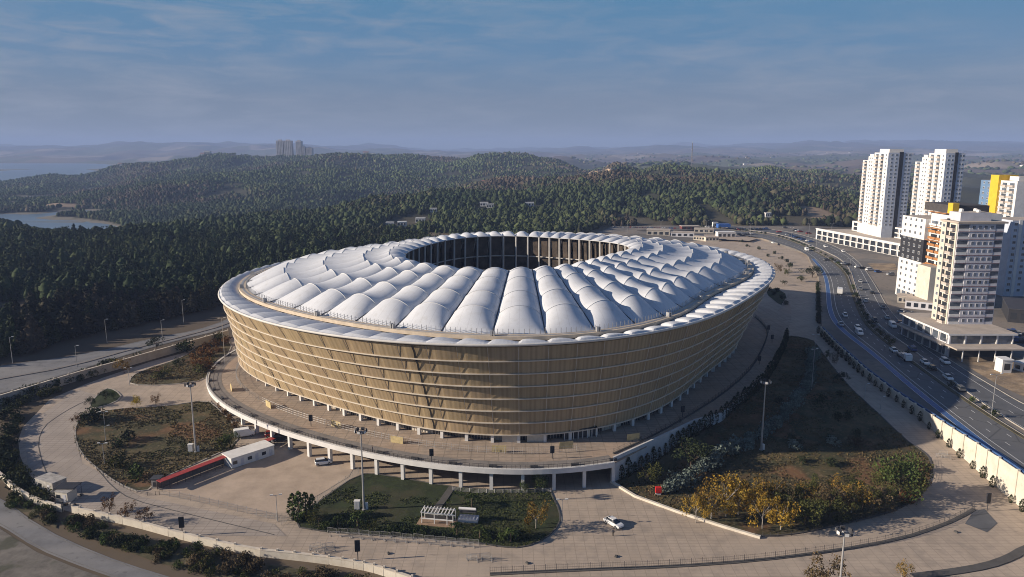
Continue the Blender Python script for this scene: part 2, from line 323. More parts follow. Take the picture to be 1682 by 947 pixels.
def resample(pts, step):
    out = [pts[0]]; 
    for a, b in zip(pts[:-1], pts[1:]):
        d = math.dist(a, b); n = max(1, int(round(d / step)))
        for i in range(1, n + 1): out.append((a[0] + (b[0] - a[0]) * i / n, a[1] + (b[1] - a[1]) * i / n))
    return out
def chaikin(pts, n=2, closed=False):
    for _ in range(n):
        o = [] if closed else [pts[0]]
        k = len(pts); rng = range(k if closed else k - 1)
        for i in rng:
            a, b = pts[i], pts[(i + 1) % k]; o += [(a[0] * .75 + b[0] * .25, a[1] * .75 + b[1] * .25), (a[0] * .25 + b[0] * .75, a[1] * .25 + b[1] * .75)]
        if not closed: o.append(pts[-1])
        pts = o
    return pts
def normals(pts):
    out = []
    for i in range(len(pts)):
        a = pts[max(0, i - 1)]; b = pts[min(len(pts) - 1, i + 1)]; d = math.dist(a, b) or 1
        out.append((-(b[1] - a[1]) / d, (b[0] - a[0]) / d))
    return out
def strip(mb, pts, w0, w1, z0, z1, zf=None, m=0):
    """solid band along a path: from w0 to w1 sideways, from ground+z0 to ground+z1"""
    zf = zf or hz; nn = normals(pts); pr = None
    for (x, y), (nx, ny) in zip(pts, nn):
        g = zf(x, y); a = (x + nx * w0, y + ny * w0); b = (x + nx * w1, y + ny * w1); n = len(mb.v)
        mb.v += [(a[0], a[1], g + z0), (b[0], b[1], g + z0), (b[0], b[1], g + z1), (a[0], a[1], g + z1)]
        if pr is not None:
            for i in range(4): j = (i + 1) % 4; mb.face((pr + i, n + i, n + j, pr + j), m)
        else: mb.face((n, n + 1, n + 2, n + 3), m)
        pr = n
    mb.face((pr + 3, pr + 2, pr + 1, pr), m); return mb
def flat(mb, pts, w0, w1, off, zf=None, m=0):
    zf = zf or hz; nn = normals(pts); pr = None
    for (x, y), (nx, ny) in zip(pts, nn):
        n = len(mb.v); mb.v += [(x + nx * w0, y + ny * w0, zf(x + nx * w0, y + ny * w0) + off), (x + nx * w1, y + ny * w1, zf(x + nx * w1, y + ny * w1) + off)]
        if pr is not None: mb.face((pr, n, n + 1, pr + 1) if w0 > w1 else (pr, pr + 1, n + 1, n)[::-1] if False else (pr, n, n + 1, pr + 1), m)
        pr = n
    return mb
plat = lambda x, y: PLAT

# ------------------------------------------------------------------ ground sheet
NCc, = (430,)
cs = np.concatenate([np.linspace(-3.2, -.95, 30)[:-1], np.linspace(-.95, .95, 400), np.linspace(.95, 3.2, 30)[1:]])
Yr = np.concatenate([[-400, -200, -80, 0, 40], np.geomspace(70, 15500, 560)])
Wd = np.where(Yr < 70, 70 + (70 - Yr) * 1.2, Yr)
XX = cs[None, :] * Wd[:, None]; YY = np.repeat(Yr[:, None], len(cs), 1)
ZZ = height(XX, np.maximum(YY, 1.))
def grid_mesh(name, X, Y, Z, m, tint=None):
    a, b = X.shape; v = np.stack([X, Y, Z], -1).reshape(-1, 3).astype(np.float32)
    i = np.arange(a * b).reshape(a, b); q = np.stack([i[:-1, :-1], i[:-1, 1:], i[1:, 1:], i[1:, :-1]], -1).reshape(-1, 4)
    me = np_mesh(name, v, q, m)
    if tint is not None:
        at = me.color_attributes.new('tint', 'FLOAT_COLOR', 'POINT'); c = np.ones((a * b, 4), np.float32); c[:, :3] = tint.reshape(-1, 3); at.data.foreach_set('color', c.ravel())
    me.polygons.foreach_set('use_smooth', np.ones(len(q), bool)); return me
def np_mesh(name, v, f, m, mi=None):
    me = bpy.data.meshes.new(name); k = f.shape[1]; me.vertices.add(len(v)); me.loops.add(f.size); me.polygons.add(len(f))
    me.vertices.foreach_set('co', np.asarray(v, np.float32).ravel()); me.loops.foreach_set('vertex_index', f.ravel().astype(np.int32))
    me.polygons.foreach_set('loop_start', np.arange(0, f.size, k, dtype=np.int32)); me.polygons.foreach_set('loop_total', np.full(len(f), k, np.int32))
    for mm in (m if isinstance(m, list) else [m]): me.materials.append(mm)
    if mi is not None: me.polygons.foreach_set('material_index', mi.astype(np.int32))
    me.update(calc_edges=True); return me
TT = np.zeros(XX.shape + (3,))
soil = np.array([.13, .10, .07]); ffl = np.array([.045, .048, .026]); 
n1 = fbm(XX / 60, YY / 60, 21, 4)[..., None]; TT[:] = soil * (1 + n1)
wd = smooth((YY - 600) / 300.)[..., None]; TT = TT * (1 - wd) + ffl * (1 + n1 * .8) * wd
# farmland of the far plain, in fields
CI = XX / np.maximum(YY, 1); fld = vnoise(np.floor(XX / 260 + YY / 900), np.floor(YY / 420), 31); fl2 = vnoise(np.floor(XX / 700), np.floor(YY / 900 + XX / 3000), 37)
farm = np.stack([.10 + .08 * fld, .082 + .055 * fld, .075 + .03 * fl2], -1)
farm = np.where((fl2 > .62)[..., None], np.array([.09, .10, .055]), farm); farm = np.where((fld > .86)[..., None], np.array([.30, .25, .2]), farm)
wf = (smooth((YY - 2100) / 500.) * smooth((CI - .10) / .08))[..., None]
wf = np.maximum(wf, (smooth((YY - 3500) / 800.))[..., None]); TT = TT * (1 - wf) + farm * wf
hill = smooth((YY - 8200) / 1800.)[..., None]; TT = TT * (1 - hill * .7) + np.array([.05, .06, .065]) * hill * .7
# lake shore
sh = ((ZZ < -29.2) & (YY < 6500) & (YY > 800))[..., None]; TT = np.where(sh, np.array([.2, .18, .14]), TT)
BARE = [(990, 280, 48, 40), (1012, 278, 40, 30), (1255, 296, 40, 22), (1300, 297, 26, 20), (800, 296, 22, 16), (1100, 290, 30, 20), (480, 262, 30, 30), (490, 278, 14, 14), (390, 300, 10, 26), (1345, 350, 22, 22), (640, 258, 60, 20), (90, 336, 60, 10), (930, 290, 25, 20)]
BAREW = []
for px, py, rx, ry in BARE:
    x, y = G(px, py); BAREW.append((x, y, rx, ry)); d = ((XX - x) / rx) ** 2 + ((YY - y) / (ry * 2.4)) ** 2 + fbm(XX / 25, YY / 40, 77, 3) * 1.4
    TT = np.where((d < 1)[..., None], np.array([.34, .25, .17]) * (1 + n1), TT)
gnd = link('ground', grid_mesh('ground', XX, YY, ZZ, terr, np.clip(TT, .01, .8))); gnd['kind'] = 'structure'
mw = MB(); mw.quad((-16000, 700, -30), (-150, 700, -30), (-150, 9500, -30), (-16000, 9500, -30)); wo = mw.build('water', water); wo['kind'] = 'structure'

# ------------------------------------------------------------------ paved areas, roads, lawns
ring_out = [(301, 579), (245, 594), (189, 613), (125, 637), (82, 655), (56, 682), (38, 700), (30, 722), (32, 745), (39, 763), (50, 788), (64, 806), (84, 822), (103, 837), (120, 841)]
wall_front = [(120, 841), (170, 853), (215, 862), (301, 886), (417, 912), (470, 917), (530, 924), (575, 931), (607, 937), (640, 947), (690, 964)]
wallR = [(1348, 530), (1348, 546), (1372, 572), (1440.5, 634.5), (1543.6, 716), (1621, 785), (1682, 836), (1760, 905), (1850, 985)]
A1 = Gs(ring_out); A2 = Gs(wall_front[1:]); WR = Gs(wallR)
back = [(-105, 335), (-112, 380), (-60, 425), (0, 455), (60, 500), (110, 620)]
pR = [GZ(1150, 380, 6.2), GZ(1240, 389, 6.2), GZ(1274, 399, 6.2), GZ(1324, 416, 6.2), GZ(1345, 455, 6)]
plaza = A1[::-1] + [(-150, 300)] * 0 + back + pR + WR + Gs([(1850, 1200), (600, 1200)]) + A2[::-1]
drape('plaza', plaza, pave, .05, cell=6)
def lawn(name, px, m, off=.16, n=1, kerb=kerbm, kw=.35):
    pts = chaikin(Gs(px), n, True); o = drape(name, pts, m, off, cell=4)
    k = MB(); c = pts + [pts[0]]; strip(k, resample(c, 3), -kw / 2, kw / 2, -.1, .24); ko = k.build('kerb', kerb); ko['kind'] = 'structure'; return pts
LAWN_L = lawn('lawn', [(125, 695), (140, 683), (185, 671), (275, 667), (340, 656), (361, 673), (387, 699), (391, 729), (330, 757), (262, 787), (236.5, 811), (193.5, 794), (155, 766), (130, 740), (123, 715)], lawn_b)
LAWN_C = lawn('lawn', [(589.6, 777.7), (520, 825), (474.5, 863.6), (546, 875), (650, 881), (769, 888), (820, 898), (858, 900), (897, 885), (920, 860), (919, 838), (907, 815), (904, 805), (800, 804), (743.5, 800), (627, 779)], lawn_g, n=1, kerb=kerbd)
LAWN_T = lawn('lawn', [(211, 632), (216, 618), (232, 609), (301, 587), (327, 566), (345, 556), (372, 552), (383, 574), (350, 600), (340, 624), (275, 632.5)], lawn_b)
lawn('lawn', [(142, 668), (172, 637), (190, 640), (202, 654), (165, 670)], lawn_g)
LAWN_R = lawn('lawn', [(1010, 792), (1046, 815), (1118, 841), (1189, 864), (1240, 880), (1290, 879), (1329, 873), (1415, 853.6), (1479, 836), (1518, 806), (1531, 780.5), (1528.6, 755), (1518, 742), (1483.5, 720), (1415, 656), (1372, 609), (1342, 566), (1333, 557), (1300, 551), (1292, 553), (1275, 600), (1240, 642), (1190, 672), (1140, 715), (1079, 747), (1011, 777)], lawn_b, n=1, kerb=kerbd)
drape('lawn', Gs([(1258, 477), (1275, 472), (1290, 482), (1294, 505), (1278, 498), (1262, 485)]), lawn_g, .16)
# paler lanes and worn patches on the paving
drape('path', chaikin(Gs([(245, 793), (372, 742), (450, 728), (560, 745), (590, 772), (520, 815), (450, 852), (300, 818)]), 1, True), mat('tan_paving', (.45, .36, .28), .9, .15, .12), .10)
drape('path', Gs([(40, 700), (130, 640), (180, 655), (120, 700), (135, 760), (230, 815), (450, 860), (470, 880), (300, 880), (110, 830), (45, 760)]), overlay(mat('grey_slabs', (.37, .32, .275), .9, .12, .12), 'brick', .2, (.2, .17, .15), .5, (.5, .9)), .10)
# left road, lower-left road
lr_up = [(-160, 625), (0, 600), (142, 581), (258, 553), (322, 542), (372, 525), (420, 500)]; lr_lo = [(-160, 690), (0, 647), (86, 622), (193, 587), (279.5, 561.5), (370, 540), (425, 515)]
RU, RL = chaikin(Gs(lr_up), 1), chaikin(Gs(lr_lo), 1)
drape('road', RU + RL[::-1], asph_o, .10)
mid = [((a[0] * .45 + b[0] * .55), (a[1] * .45 + b[1] * .55)) for a, b in zip(Gs(lr_up), Gs(lr_lo))]
k = MB()
flat(k, resample(RU, 3), -.5, -.75, .14); flat(k, resample(RL, 3), .5, .75, .14)
mm_ = resample(chaikin(mid, 1), 2.5); k2 = MB(); strip(k2, mm_, -.8, .8, .1, .32); ko = k2.build('median', pave_g); ko['kind'] = 'structure'
lo_up = [(-120, 760), (0, 815), (69, 867), (163, 910), (258, 942), (380, 975)]; lo_lo = [(-120, 800), (0, 862), (60, 901), (129, 929), (190, 950), (300, 990)]
LU, LL_ = chaikin(Gs(lo_up), 1), chaikin(Gs(lo_lo), 1)
drape('road', LU + LL_[::-1], asph_o, .10)
flat(k, resample(LU, 3), -.4, -.6, .14); flat(k, resample(LL_, 3), .4, .6, .14); ko = k.build('road_line', mat('worn_edge', (.2, .19, .175), .9, .2, .6)); ko['kind'] = 'structure'
drape('gravel_lot', Gs([(-150, 880), (0, 868), (60, 906), (129, 934), (190, 955), (300, 1000), (100, 1100), (-300, 1000)]), overlay(mat('grey_gravel', (.17, .155, .135), .95, .25, .3, bump=.5), 'noise', .15, (.05, .055, .03), .7, (.52, .6)), .06)
# retaining wall and plateau for the highway
wr2 = WR[:1] + chaikin(WR[1:], 1)
tp = [(1345, 455), (1324.5, 414), (1274, 397), (1240, 387), (1180, 379), (1100, 374)]
edge_far = [P(*q) for q in tp]
pl = wr2[::-1]; pl = [(x + .3, y + .1) for x, y in pl] + edge_far + [(120, 700), (420, 720), (900, 700), (900, 60), (220, 60)]
m_ = MB(); m_.prism(pl, -3, PLAT, 0); po = m_.build('embankment', lotm); po['kind'] = 'structure'
def pdrape(name, px, m, off, n=1): return drape(name, chaikin([P(*q) for q in px], n, True) if n else [P(*q) for q in px], m, off, cell=40, zf=lambda x, y: np.zeros_like(x) + PLAT)
BL = [(1140, 377), (1240, 387), (1274, 397), (1324.5, 414), (1350, 445), (1356, 471), (1357, 515), (1376, 542), (1429, 580), (1497, 640), (1574.6, 703), (1628, 745), (1690, 790), (1850, 915)]
MLf = [(1150, 372), (1240, 381), (1285, 389), (1338, 410), (1388.7, 441), (1402, 481), (1419, 525), (1440, 547), (1476.6, 576), (1550, 630), (1625, 681), (1682, 716), (1850, 822)]
MRt = [(1160, 369), (1240, 378), (1290, 386), (1345, 407), (1394, 431), (1409, 481), (1424, 515), (1456, 545.6), (1490, 567), (1527, 596), (1580, 637), (1632, 674), (1682, 705), (1850, 805)]
SRt = [(1170, 366), (1240, 373), (1300, 380), (1362, 398), (1410, 425), (1440, 470), (1458, 505), (1490, 540), (1517, 562.5), (1545, 580), (1578, 602), (1630, 633), (1679, 662), (1760, 700), (1850, 750)]
c1 = lambda px: chaikin([P(*q) for q in px], 2)
BLw, MLw, MRw, SRw = c1(BL), c1(MLf), c1(MRt), c1(SRt)
pz = lambda x, y: np.zeros_like(x) + PLAT
drape('highway', BLw + MLw[::-1], asph, .05, cell=40, zf=pz); drape('highway', MRw + SRw[::-1], asph, .05, cell=40, zf=pz)
k = MB(); strip(k, [((a[0] + b[0]) / 2, (a[1] + b[1]) / 2) for a, b in zip(resample(MLw, 6)[::1], resample(MLw, 6)[::1])], -1.3, .0, 0, .22, plat); ko = k.build('median', mat('median_soil', (.09, .08, .05), .95, .3, .5)); ko['kind'] = 'structure'
k = MB(); strip(k, resample(MLw, 6), .0, .25, 0, .3, plat); strip(k, resample(MRw, 6), -.25, 0, 0, .3, plat); strip(k, resample(SRw, 6), -.3, 0, 0, .2, plat); ko = k.build('kerb', kerbm); ko['kind'] = 'structure'
def lerp_path(a, b, t):
    n = 60; ra, rb = even(a, n), even(b, n); return [(p[0] * (1 - t) + q[0] * t, p[1] * (1 - t) + q[1] * t) for p, q in zip(ra, rb)]
def even(pts, n):
    d = [0]
    for a, b in zip(pts[:-1], pts[1:]): d.append(d[-1] + math.dist(a, b))
    t = np.linspace(0, d[-1], n); return list(zip(np.interp(t, d, [p[0] for p in pts]), np.interp(t, d, [p[1] for p in pts])))
k = MB()
for a, b, t, dash in ((BLw, MLw, .30, 0), (BLw, MLw, .52, 1), (BLw, MLw, .76, 1), (BLw, MLw, .96, 0), (MRw, SRw, .05, 0), (MRw, SRw, .36, 1), (MRw, SRw, .68, 0)):
    pp = even(lerp_path(a, b, t), 260)
    if dash:
        for i in range(0, len(pp) - 2, 4): flat(k, pp[i:i + 2], .1, -.1, .09, plat)
    else: flat(k, pp, .1, -.1, .09, plat)
ko = k.build('road_line', paint); ko['kind'] = 'structure'
k = MB(); flat(k, lerp_path(BLw, MLw, .10)[20:], 1.0, -1.0, .10, plat); ko = k.build('cycle_path', bluep); ko['kind'] = 'structure'
k = MB(); flat(k, lerp_path(BLw, MLw, .10)[20:], 1.15, 1.0, .11, plat); flat(k, lerp_path(BLw, MLw, .10)[20:], -1.0, -1.15, .11, plat); ko = k.build('road_line', paint); ko['kind'] = 'structure'
pdrape('rubble_lot', [(1585, 588), (1640, 583), (1700, 590), (1760, 680), (1690, 655), (1630, 627), (1560, 582)], sand, .06)
pdrape('rubble_lot', [(1660, 440), (1682, 452), (1720, 470), (1700, 490), (1660, 470)], sand, .06, 0)
pdrape('bare_lot', [(1425, 432), (1470, 432), (1475, 442), (1440, 445)], sand, .06, 0)
pdrape('pavement', [(1140, 384), (1210, 385), (1245, 391), (1230, 395), (1180, 392)], pave, .07, 0)
qm = MB(); NQ, MQ = 26, 8; cq0, cq1 = (966 - 841) / 1216., (1030 - 841) / 1216.
for i in range(NQ + 1):
    u = i / NQ; hq = 17 * math.sin(math.pi * min(1, u * .95 + .03)) ** .5 * (.8 + .2 * math.sin(u * 11.3 + 1)); c_ = cq0 + (cq1 - cq0) * u
    for j in range(MQ + 1):
        v_ = j / MQ; yq = 1560 + v_ * 34 + 6 * math.sin(u * 23 + v_ * 5) + 4 * rnd.random(); zq = zpy(1560, 288) - 1 + hq * v_ ** .9 + 1.5 * (rnd.random() - .5); qm.v.append((c_ * yq, yq, zq))
        if i and j: n = len(qm.v) - 1; qm.face((n - MQ - 2, n - 1, n, n - MQ - 1))
for i in range(NQ): a = i * (MQ + 1) + MQ; qm.v += []; qm.face((a, a + MQ + 1, a + MQ + 1 - 0, a)) if 0 else None
qo = qm.build('quarry_bank', mat('quarry', (.38, .29, .20), .95, .3, .08, bump=.5)); qo['kind'] = 'structure'
drape('market_yard', [(70, 520), (115, 600), (175, 640), (250, 700), (335, 735), (250, 738), (160, 740), (100, 735), (60, 640), (40, 560)], lotm, .09, cell=8)
drape('asphalt_patch', Gs([(1600, 838), (1617, 836), (1638, 859), (1621, 874), (1585, 860)]), asph, .11)
k = MB(); strip(k, resample(chaikin(Gs([(1500, 947), (1560, 940), (1620, 930), (1660, 916), (1682, 902), (1720, 890)]), 1), 3), -1.0, 1.0, 0, .25); ko = k.build('kerb', kerbd); ko['kind'] = 'structure'
k = MB(); strip(k, resample(chaikin(Gs([(805, 943), (950, 936), (1100, 931), (1240, 921), (1370, 905), (1480, 885), (1550, 862), (1585, 845), (1600, 836)]), 1), 3), -.5, .5, 0, .2); ko = k.build('kerb', kerbd); ko['kind'] = 'structure'
k = MB(); strip(k, resample(Gs([(1006, 791), (1046, 815), (1118, 841), (1189, 864), (1250, 882)]), 3), -.9, -.2, -.1, .6); tag(k.build('parapet_wall', cream), 'low cream parapet wall edging the big right lawn beside the forecourt', 'wall')
k = MB()
for q in [[(140, 690), (148, 705), (150, 730), (160, 760), (178, 785)], [(148, 655), (120, 668), (95, 683), (72, 700), (62, 725), (68, 755), (80, 785)], [(160, 770), (185, 800), (215, 820), (300, 842), (450, 878)]]: strip(k, resample(chaikin(Gs(q), 1), 3), -.12, .12, 0, .14)
ko = k.build('kerb', kerbd); ko['kind'] = 'structure'
exec_marker = 0
#--PART2--

# ------------------------------------------------------------------ stadium
SX, SY = 4.0, 284.0
FR = dict(rim=[109.02, -2.44, 11.7, -4.7, 10.54, -3.1, 1.5, 0.59, 0.3], gut=[99.44, -4.13, 12.32, -4.05, 9.6, -4.34, 3.25, 1.85, 1.07],
 lip=[43.55, -2.9, -2.44, -2.06, 2.83, 2.8, 0.84, 0.63, 1.03], bot=[96.51, -6.59, 9.44, -2.22, 7.36, -5.02, 3.08, 2.97, -0.11], deck=[112.13, -1.99, 10.05, -6.7, 12.41, -4.26, 1.87, 2.22, 2.97])
def rr(k, f):
    c = FR[k]; return c[0] + sum(c[2 * i - 1] * math.cos(i * f) + c[2 * i] * math.sin(i * f) for i in range(1, 5))
ZRIM, ZGUT, ZLIP, ZT0, ZCL = 35.96, 35.9, 46.3, 6.0, 8.6
f0 = R(-95.6); fs = np.linspace(f0, f0 + 2 * math.pi, 4001); rg_ = np.array([rr('gut', f) for f in fs])
px_, py_ = rg_ * np.cos(fs), rg_ * np.sin(fs); sl = np.concatenate([[0], np.cumsum(np.hypot(np.diff(px_), np.diff(py_)))])
def phi(t): return float(np.interp((t % 1) * sl[-1], sl, fs))     # t in turns of equal arc length
NB = 44; NP = 88
def pt(r, f, z): return (SX + r * math.cos(f), SY + r * math.sin(f), z)
st = thing('stadium', 'oval football stadium with golden mesh facade and white humped membrane roof', 'stadium', (SX, SY, 0))
INV = Vector((-SX, -SY, 0))
def sb(mb, name, mats, parent=None, smooth=False):
    mb.v = [(x - SX, y - SY, z) for x, y, z in mb.v]; return mb.build(name, mats, parent or st, smooth)
# facade: seven bands of convex panels, each band kicked out over the one below
tw = lambda f: R(2.6) * max(0, -math.cos(f))
def fac(f, s, o=0):
    a = rr('bot', f) + .6; b = rr('rim', f) - .5; r = a + (b - a) * s ** 1.05 + o; g = f + tw(f) * (1 - s); return (r, g, ZCL + (ZRIM - .7 - ZCL) * s)
for j in range(7):
    m = MB(); lg = MB(); s0, s1 = j / 7, (j + 1) / 7
    for i in range(NP):
        ta, tb = i / NP, (i + 1) / NP; tt = .88 + .17 * rnd.random(); tint = (tt, tt * (.985 + .03 * rnd.random()), tt * (.97 + .05 * rnd.random())); K = 3
        tilt = (rnd.random() - .5) * .13
        pr = None
        for q in range(K + 1):
            f = phi(ta + (tb - ta) * q / K); u = q / K * 2 - 1; bul = .16 * (1 - u * u)
            A = pt(*fac(f, s0, .22 + bul + tilt * u)); B = pt(*fac(f, s1, -.16 + bul * .6 - tilt * u * .5)); n = len(m.v); m.v += [A, B]
            if pr is not None: m.face((pr, n, n + 1, pr + 1), 0, tint, [((i + (q - 1) / K) * 8, j), ((i + q / K) * 8, j), ((i + q / K) * 8, j + 1), ((i + (q - 1) / K) * 8, j + 1)])
            pr = n
    band = sb(m, 'facade_band', clad); band.name = 'facade_band'
    n0 = NP * 3
    for i in range(n0 + 1):
        f = phi(i / n0); r, g, z = fac(f, s0, .22); n = len(lg.v); lg.v += [pt(r - .5, g, z - .30), pt(r + .42, g, z - .30), pt(r + .42, g, z - .02), pt(r - .5, g, z - .02)]
        if i:
            for a in range(4): b = (a + 1) % 4; lg.face((n - 4 + a, n + a, n + b, n - 4 + b))
    sb(lg, 'ledge', ledge_m, band).location = (0, 0, 0)
for i in range(NP):
    m = MB(); pr = None
    for j in range(8): 
        c = pt(*fac(phi(i / NP), j / 7, .30 if j < 7 else .1))
        if pr: m.tube(pr, c, .085, k=4, cap=False)
        pr = c
    sb(m, 'facade_rib', ledge_m)
# expansion joints: dark stepped slots in the facade
for ft in (-106.2, -146.5, -35, 20, 75, 130, 172):
    m = MB(); f_ = R(ft)
    for j in range(14):
        s0, s1 = j / 14, (j + 1) / 14; w_ = .0030; g0, g1 = f_ + R(.12) * (j % 2), f_ + R(.12) * ((j + 1) % 2)
        m.quad(*[pt(*fac(q, s_, .40)) for q, s_ in ((g0 - w_, s0), (g0 + w_, s0), (g1 + w_, s1), (g1 - w_, s1))])
    sb(m, 'expansion_joint', dark)
# backing inside facade
m = MB(); n0 = 176
for i in range(n0 + 1):
    f = phi(i / n0); m.v += [pt(*fac(f, 0, -.7)), pt(*fac(f, 1, -.7))]
    if i: n = len(m.v); m.face((n - 4, n - 2, n - 1, n - 3))
sb(m, 'facade_backing', mat('backing', (.10, .085, .06), .9))
# ground floor behind the columns, columns, doors
m = MB()
for i in range(n0 + 1):
    f = phi(i / n0); r = rr('bot', f) - 1.6; m.v += [pt(r, f, ZT0 - .5), pt(r, f, ZCL + .2)]
    if i: n = len(m.v); m.face((n - 4, n - 2, n - 1, n - 3), 0 if (i // 2) % 5 else 1)
sb(m, 'ground_floor_glazing', [glassd, cream])
m = MB()
for i in range(n0 * 2 + 1):
    f = phi(i / n0 / 2); r = rr('bot', f) - 1.45; m.v += [pt(r, f, ZCL - .35), pt(r, f, ZCL + .1)]
    if i: n = len(m.v); m.face((n - 4, n - 2, n - 1, n - 3))
sb(m, 'lintel', cream)
m = MB()
for i in range(n0 * 4):
    f = phi(i / n0 / 4); r = rr('bot', f) - 1.5; m.tube(pt(r, f, ZT0 - .4), pt(r, f, ZCL), .07, k=4)
sb(m, 'mullion', steel)['kind'] = 'stuff'
m = MB()
for i in range(n0 + 1):
    f = phi(i / n0); a = rr('bot', f); m.v += [pt(a - 1.6, f, ZCL - .05), pt(a + .8, f, ZCL - .05)]
    if i: n = len(m.v); m.face((n - 4, n - 3, n - 1, n - 2))
sb(m, 'soffit', cream)
for i in range(NP):
    f = phi((i + .0) / NP); r = rr('bot', f); m = MB(); c = pt(r + .1, f, 0); m.box(-.5, -.42, ZT0 - .6, .5, .42, ZCL, 0, f, c[0], c[1]); sb(m, 'base_column', white)
# solid cream bays of the front entrance
for t_ in (-92.6, -88.5, -80.5, -79):
    f = R(t_); m = MB(); c = pt(rr('bot', f) - .5, f, 0); m.box(-.5, -2.4, ZT0 - .3, .5, 2.4, ZCL - .1, 0, f, c[0], c[1]); sb(m, 'entrance_wall', cream)
# collar of fabric pads between the rim and the gutter
m = MB(); KU, KV = 8, 8
for i in range(NP):
    A = 1.15 + .15 * rnd.random(); base = len(m.v)
    for q in range(KU + 1):
        u = q / KU; f = phi((i + u) / NP)
        # saw-like pad: steep on one side, slow on the other
        hgt = A * (math.sin(math.pi * u ** .62) ** .8) * .72
        for v in range(KV + 1):
            s = v / KV; r = rr('rim', f) + .25 + (rr('gut', f) + 1.3 - rr('rim', f) - .25) * s; fl = math.sin(math.pi * min(.95, s * .93 + .02)) ** .8; lip_ = .45 * math.sin(math.pi / 2 * min(1, s / .12)) * (1 - max(0, (s - .12) / .88))
            m.v.append(pt(r, f, ZRIM + .1 + (ZGUT - ZRIM - .9) * s + lip_ + hgt * max(.04, fl)))
    for q in range(KU):
        for v in range(KV):
            n = base + q * (KV + 1) + v; m.face((n, n + KV + 1, n + KV + 2, n + 1))
sb(m, 'roof_collar', collar_m, smooth=False)
def ringtube(key, off, z, rad, name, mt, n=352, k=6, parent=None):
    m = MB(); pr = None
    for i in range(n + 1):
        f = phi(i / n); r = rr(key, f) + off; b = len(m.v)
        for a in range(k):
            g = 2 * math.pi * a / k; m.v.append(pt(r + rad * math.cos(g), f, z + rad * math.sin(g)))
        if pr is not None:
            for a in range(k): m.face((pr + a, b + a, b + (a + 1) % k, pr + (a + 1) % k))
        pr = b
    return sb(m, name, mt, parent, smooth=True)
ringtube('rim', .15, ZRIM + .05, .38, 'rim_tube', mat('rim_white', (.66, .64, .6), .6, .08, .4))
# gutter walkway with rail posts
def ringband(key, a, b, z0, z1, name, mt, n=352):
    m = MB(); pr = None
    for i in range(n + 1):
        f = phi(i / n); r = rr(key, f); c = len(m.v); m.v += [pt(r + a, f, z0), pt(r + b, f, z0), pt(r + b, f, z1), pt(r + a, f, z1)]
        if pr is not None:
            for q in range(4): m.face((pr + q, c + q, c + (q + 1) % 4, pr + (q + 1) % 4))
        pr = c
    return sb(m, name, mt)
gw = ringband('gut', -1.3, 1.3, ZGUT - .5, ZGUT + .5, 'gutter_walkway', mat('walkway_sheet', (.56, .47, .36), .7, .12, .4))
ringband('gut', -.35, .35, ZGUT + .502, ZGUT + .56, 'walkway_grating', steel)
m = MB(); 
for i in range(NP * 5):
    f = phi(i / (NP * 5)); c = pt(rr('gut', f) - 1.5, f, ZGUT + .4); m.tube(c, (c[0], c[1], c[2] + 1.5), .09, k=4)
    if i % 20 == 0:
        c = pt(rr('gut', f) + .2, f, ZGUT + .5); m.box(-.6, -.25, c[2], .6, .25, c[2] + 1.3, 0, f, c[0], c[1]); m.box(-.6, .55, c[2], .6, .9, c[2] + 1.2, 0, f, c[0], c[1])
rp_ = sb(m, 'rail_post', steel); rp_['kind'] = 'stuff'
# membrane bays
TK = [0.0, .11, .28, .53, .77, 1.0]
for i in range(NB):
    m = MB(); UU = 14; rows = []
    A0 = 3.3 + .25 * (rnd.random() - .5)
    for sgi in range(5):
        ta, tb = TK[sgi], TK[sgi + 1]; last = sgi == 4; NV = 9 if last else 6
        base = len(m.v)
        for v in range(NV + 1):
            l = v / NV; t_ = ta + (tb - ta) * l
            Aa = A0 * (.70 + .42 * ta); Ab = A0 * (.70 + .42 * tb)
            if last: Rz = Aa * (1 - l ** 1.6)
            elif sgi == 0: Rz = Ab * math.sin(math.pi / 2 * l) ** .8
            else: Rz = (Aa + (Ab - Aa) * l) * (1 - .30 * math.sin(math.pi * l) ** .8)
            for q in range(UU + 1):
                u = -1 + 2 * q / UU; f = phi((i + q / UU) / NB); rl, rg = rr('lip', f), rr('gut', f) - 1.3; r = rl + (rg - rl) * t_
                z = ZLIP + (ZGUT + .2 - ZLIP) * t_ ** 1.06
                cs_ = max(0, 1 - u * u) ** .74
                m.v.append(pt(r, f, z + Rz * cs_))
        for v in range(NV):
            for q in range(UU): n = base + v * (UU + 1) + q; u0, u1 = q / UU, (q + 1) / UU; m.face((n, n + UU + 1, n + UU + 2, n + 1), 0, None, [(u0, 0), (u0, 1), (u1, 1), (u1, 0)])
    rb = sb(m, 'roof_membrane', membrane, smooth=True)
    # arches over which the membrane is stretched, and the valley cable
    for t_ in TK[1:-1]:
        ar = MB(); pr = None
        for q in range(UU + 1):
            u = -1 + 2 * q / UU; f = phi((i + q / UU) / NB); rl, rg = rr('lip', f), rr('gut', f) - 1.3; Aa = A0 * (.70 + .42 * t_)
            c = pt(rl + (rg - rl) * t_, f, ZLIP + (ZGUT + .2 - ZLIP) * t_ ** 1.06 + Aa * max(0, 1 - u * u) ** .74 + .02)
            if pr: ar.tube(pr, c, .11, k=4, cap=False)
            pr = c
        sb(ar, 'arch', mat('arch_white', (.58, .58, .58), .6, .05), rb)
    f = phi(i / NB); cb = MB(); pr = None
    for q in range(9):
        t_ = q / 8; rl, rg = rr('lip', f), rr('gut', f) - 1.3; c = pt(rl + (rg - rl) * t_, f, ZLIP + (ZGUT + .2 - ZLIP) * t_ ** 1.06 + .12)
        if pr: cb.tube(pr, c, .17, k=4, cap=False)
        pr = c
    sb(cb, 'valley_cable', steel_d, rb)
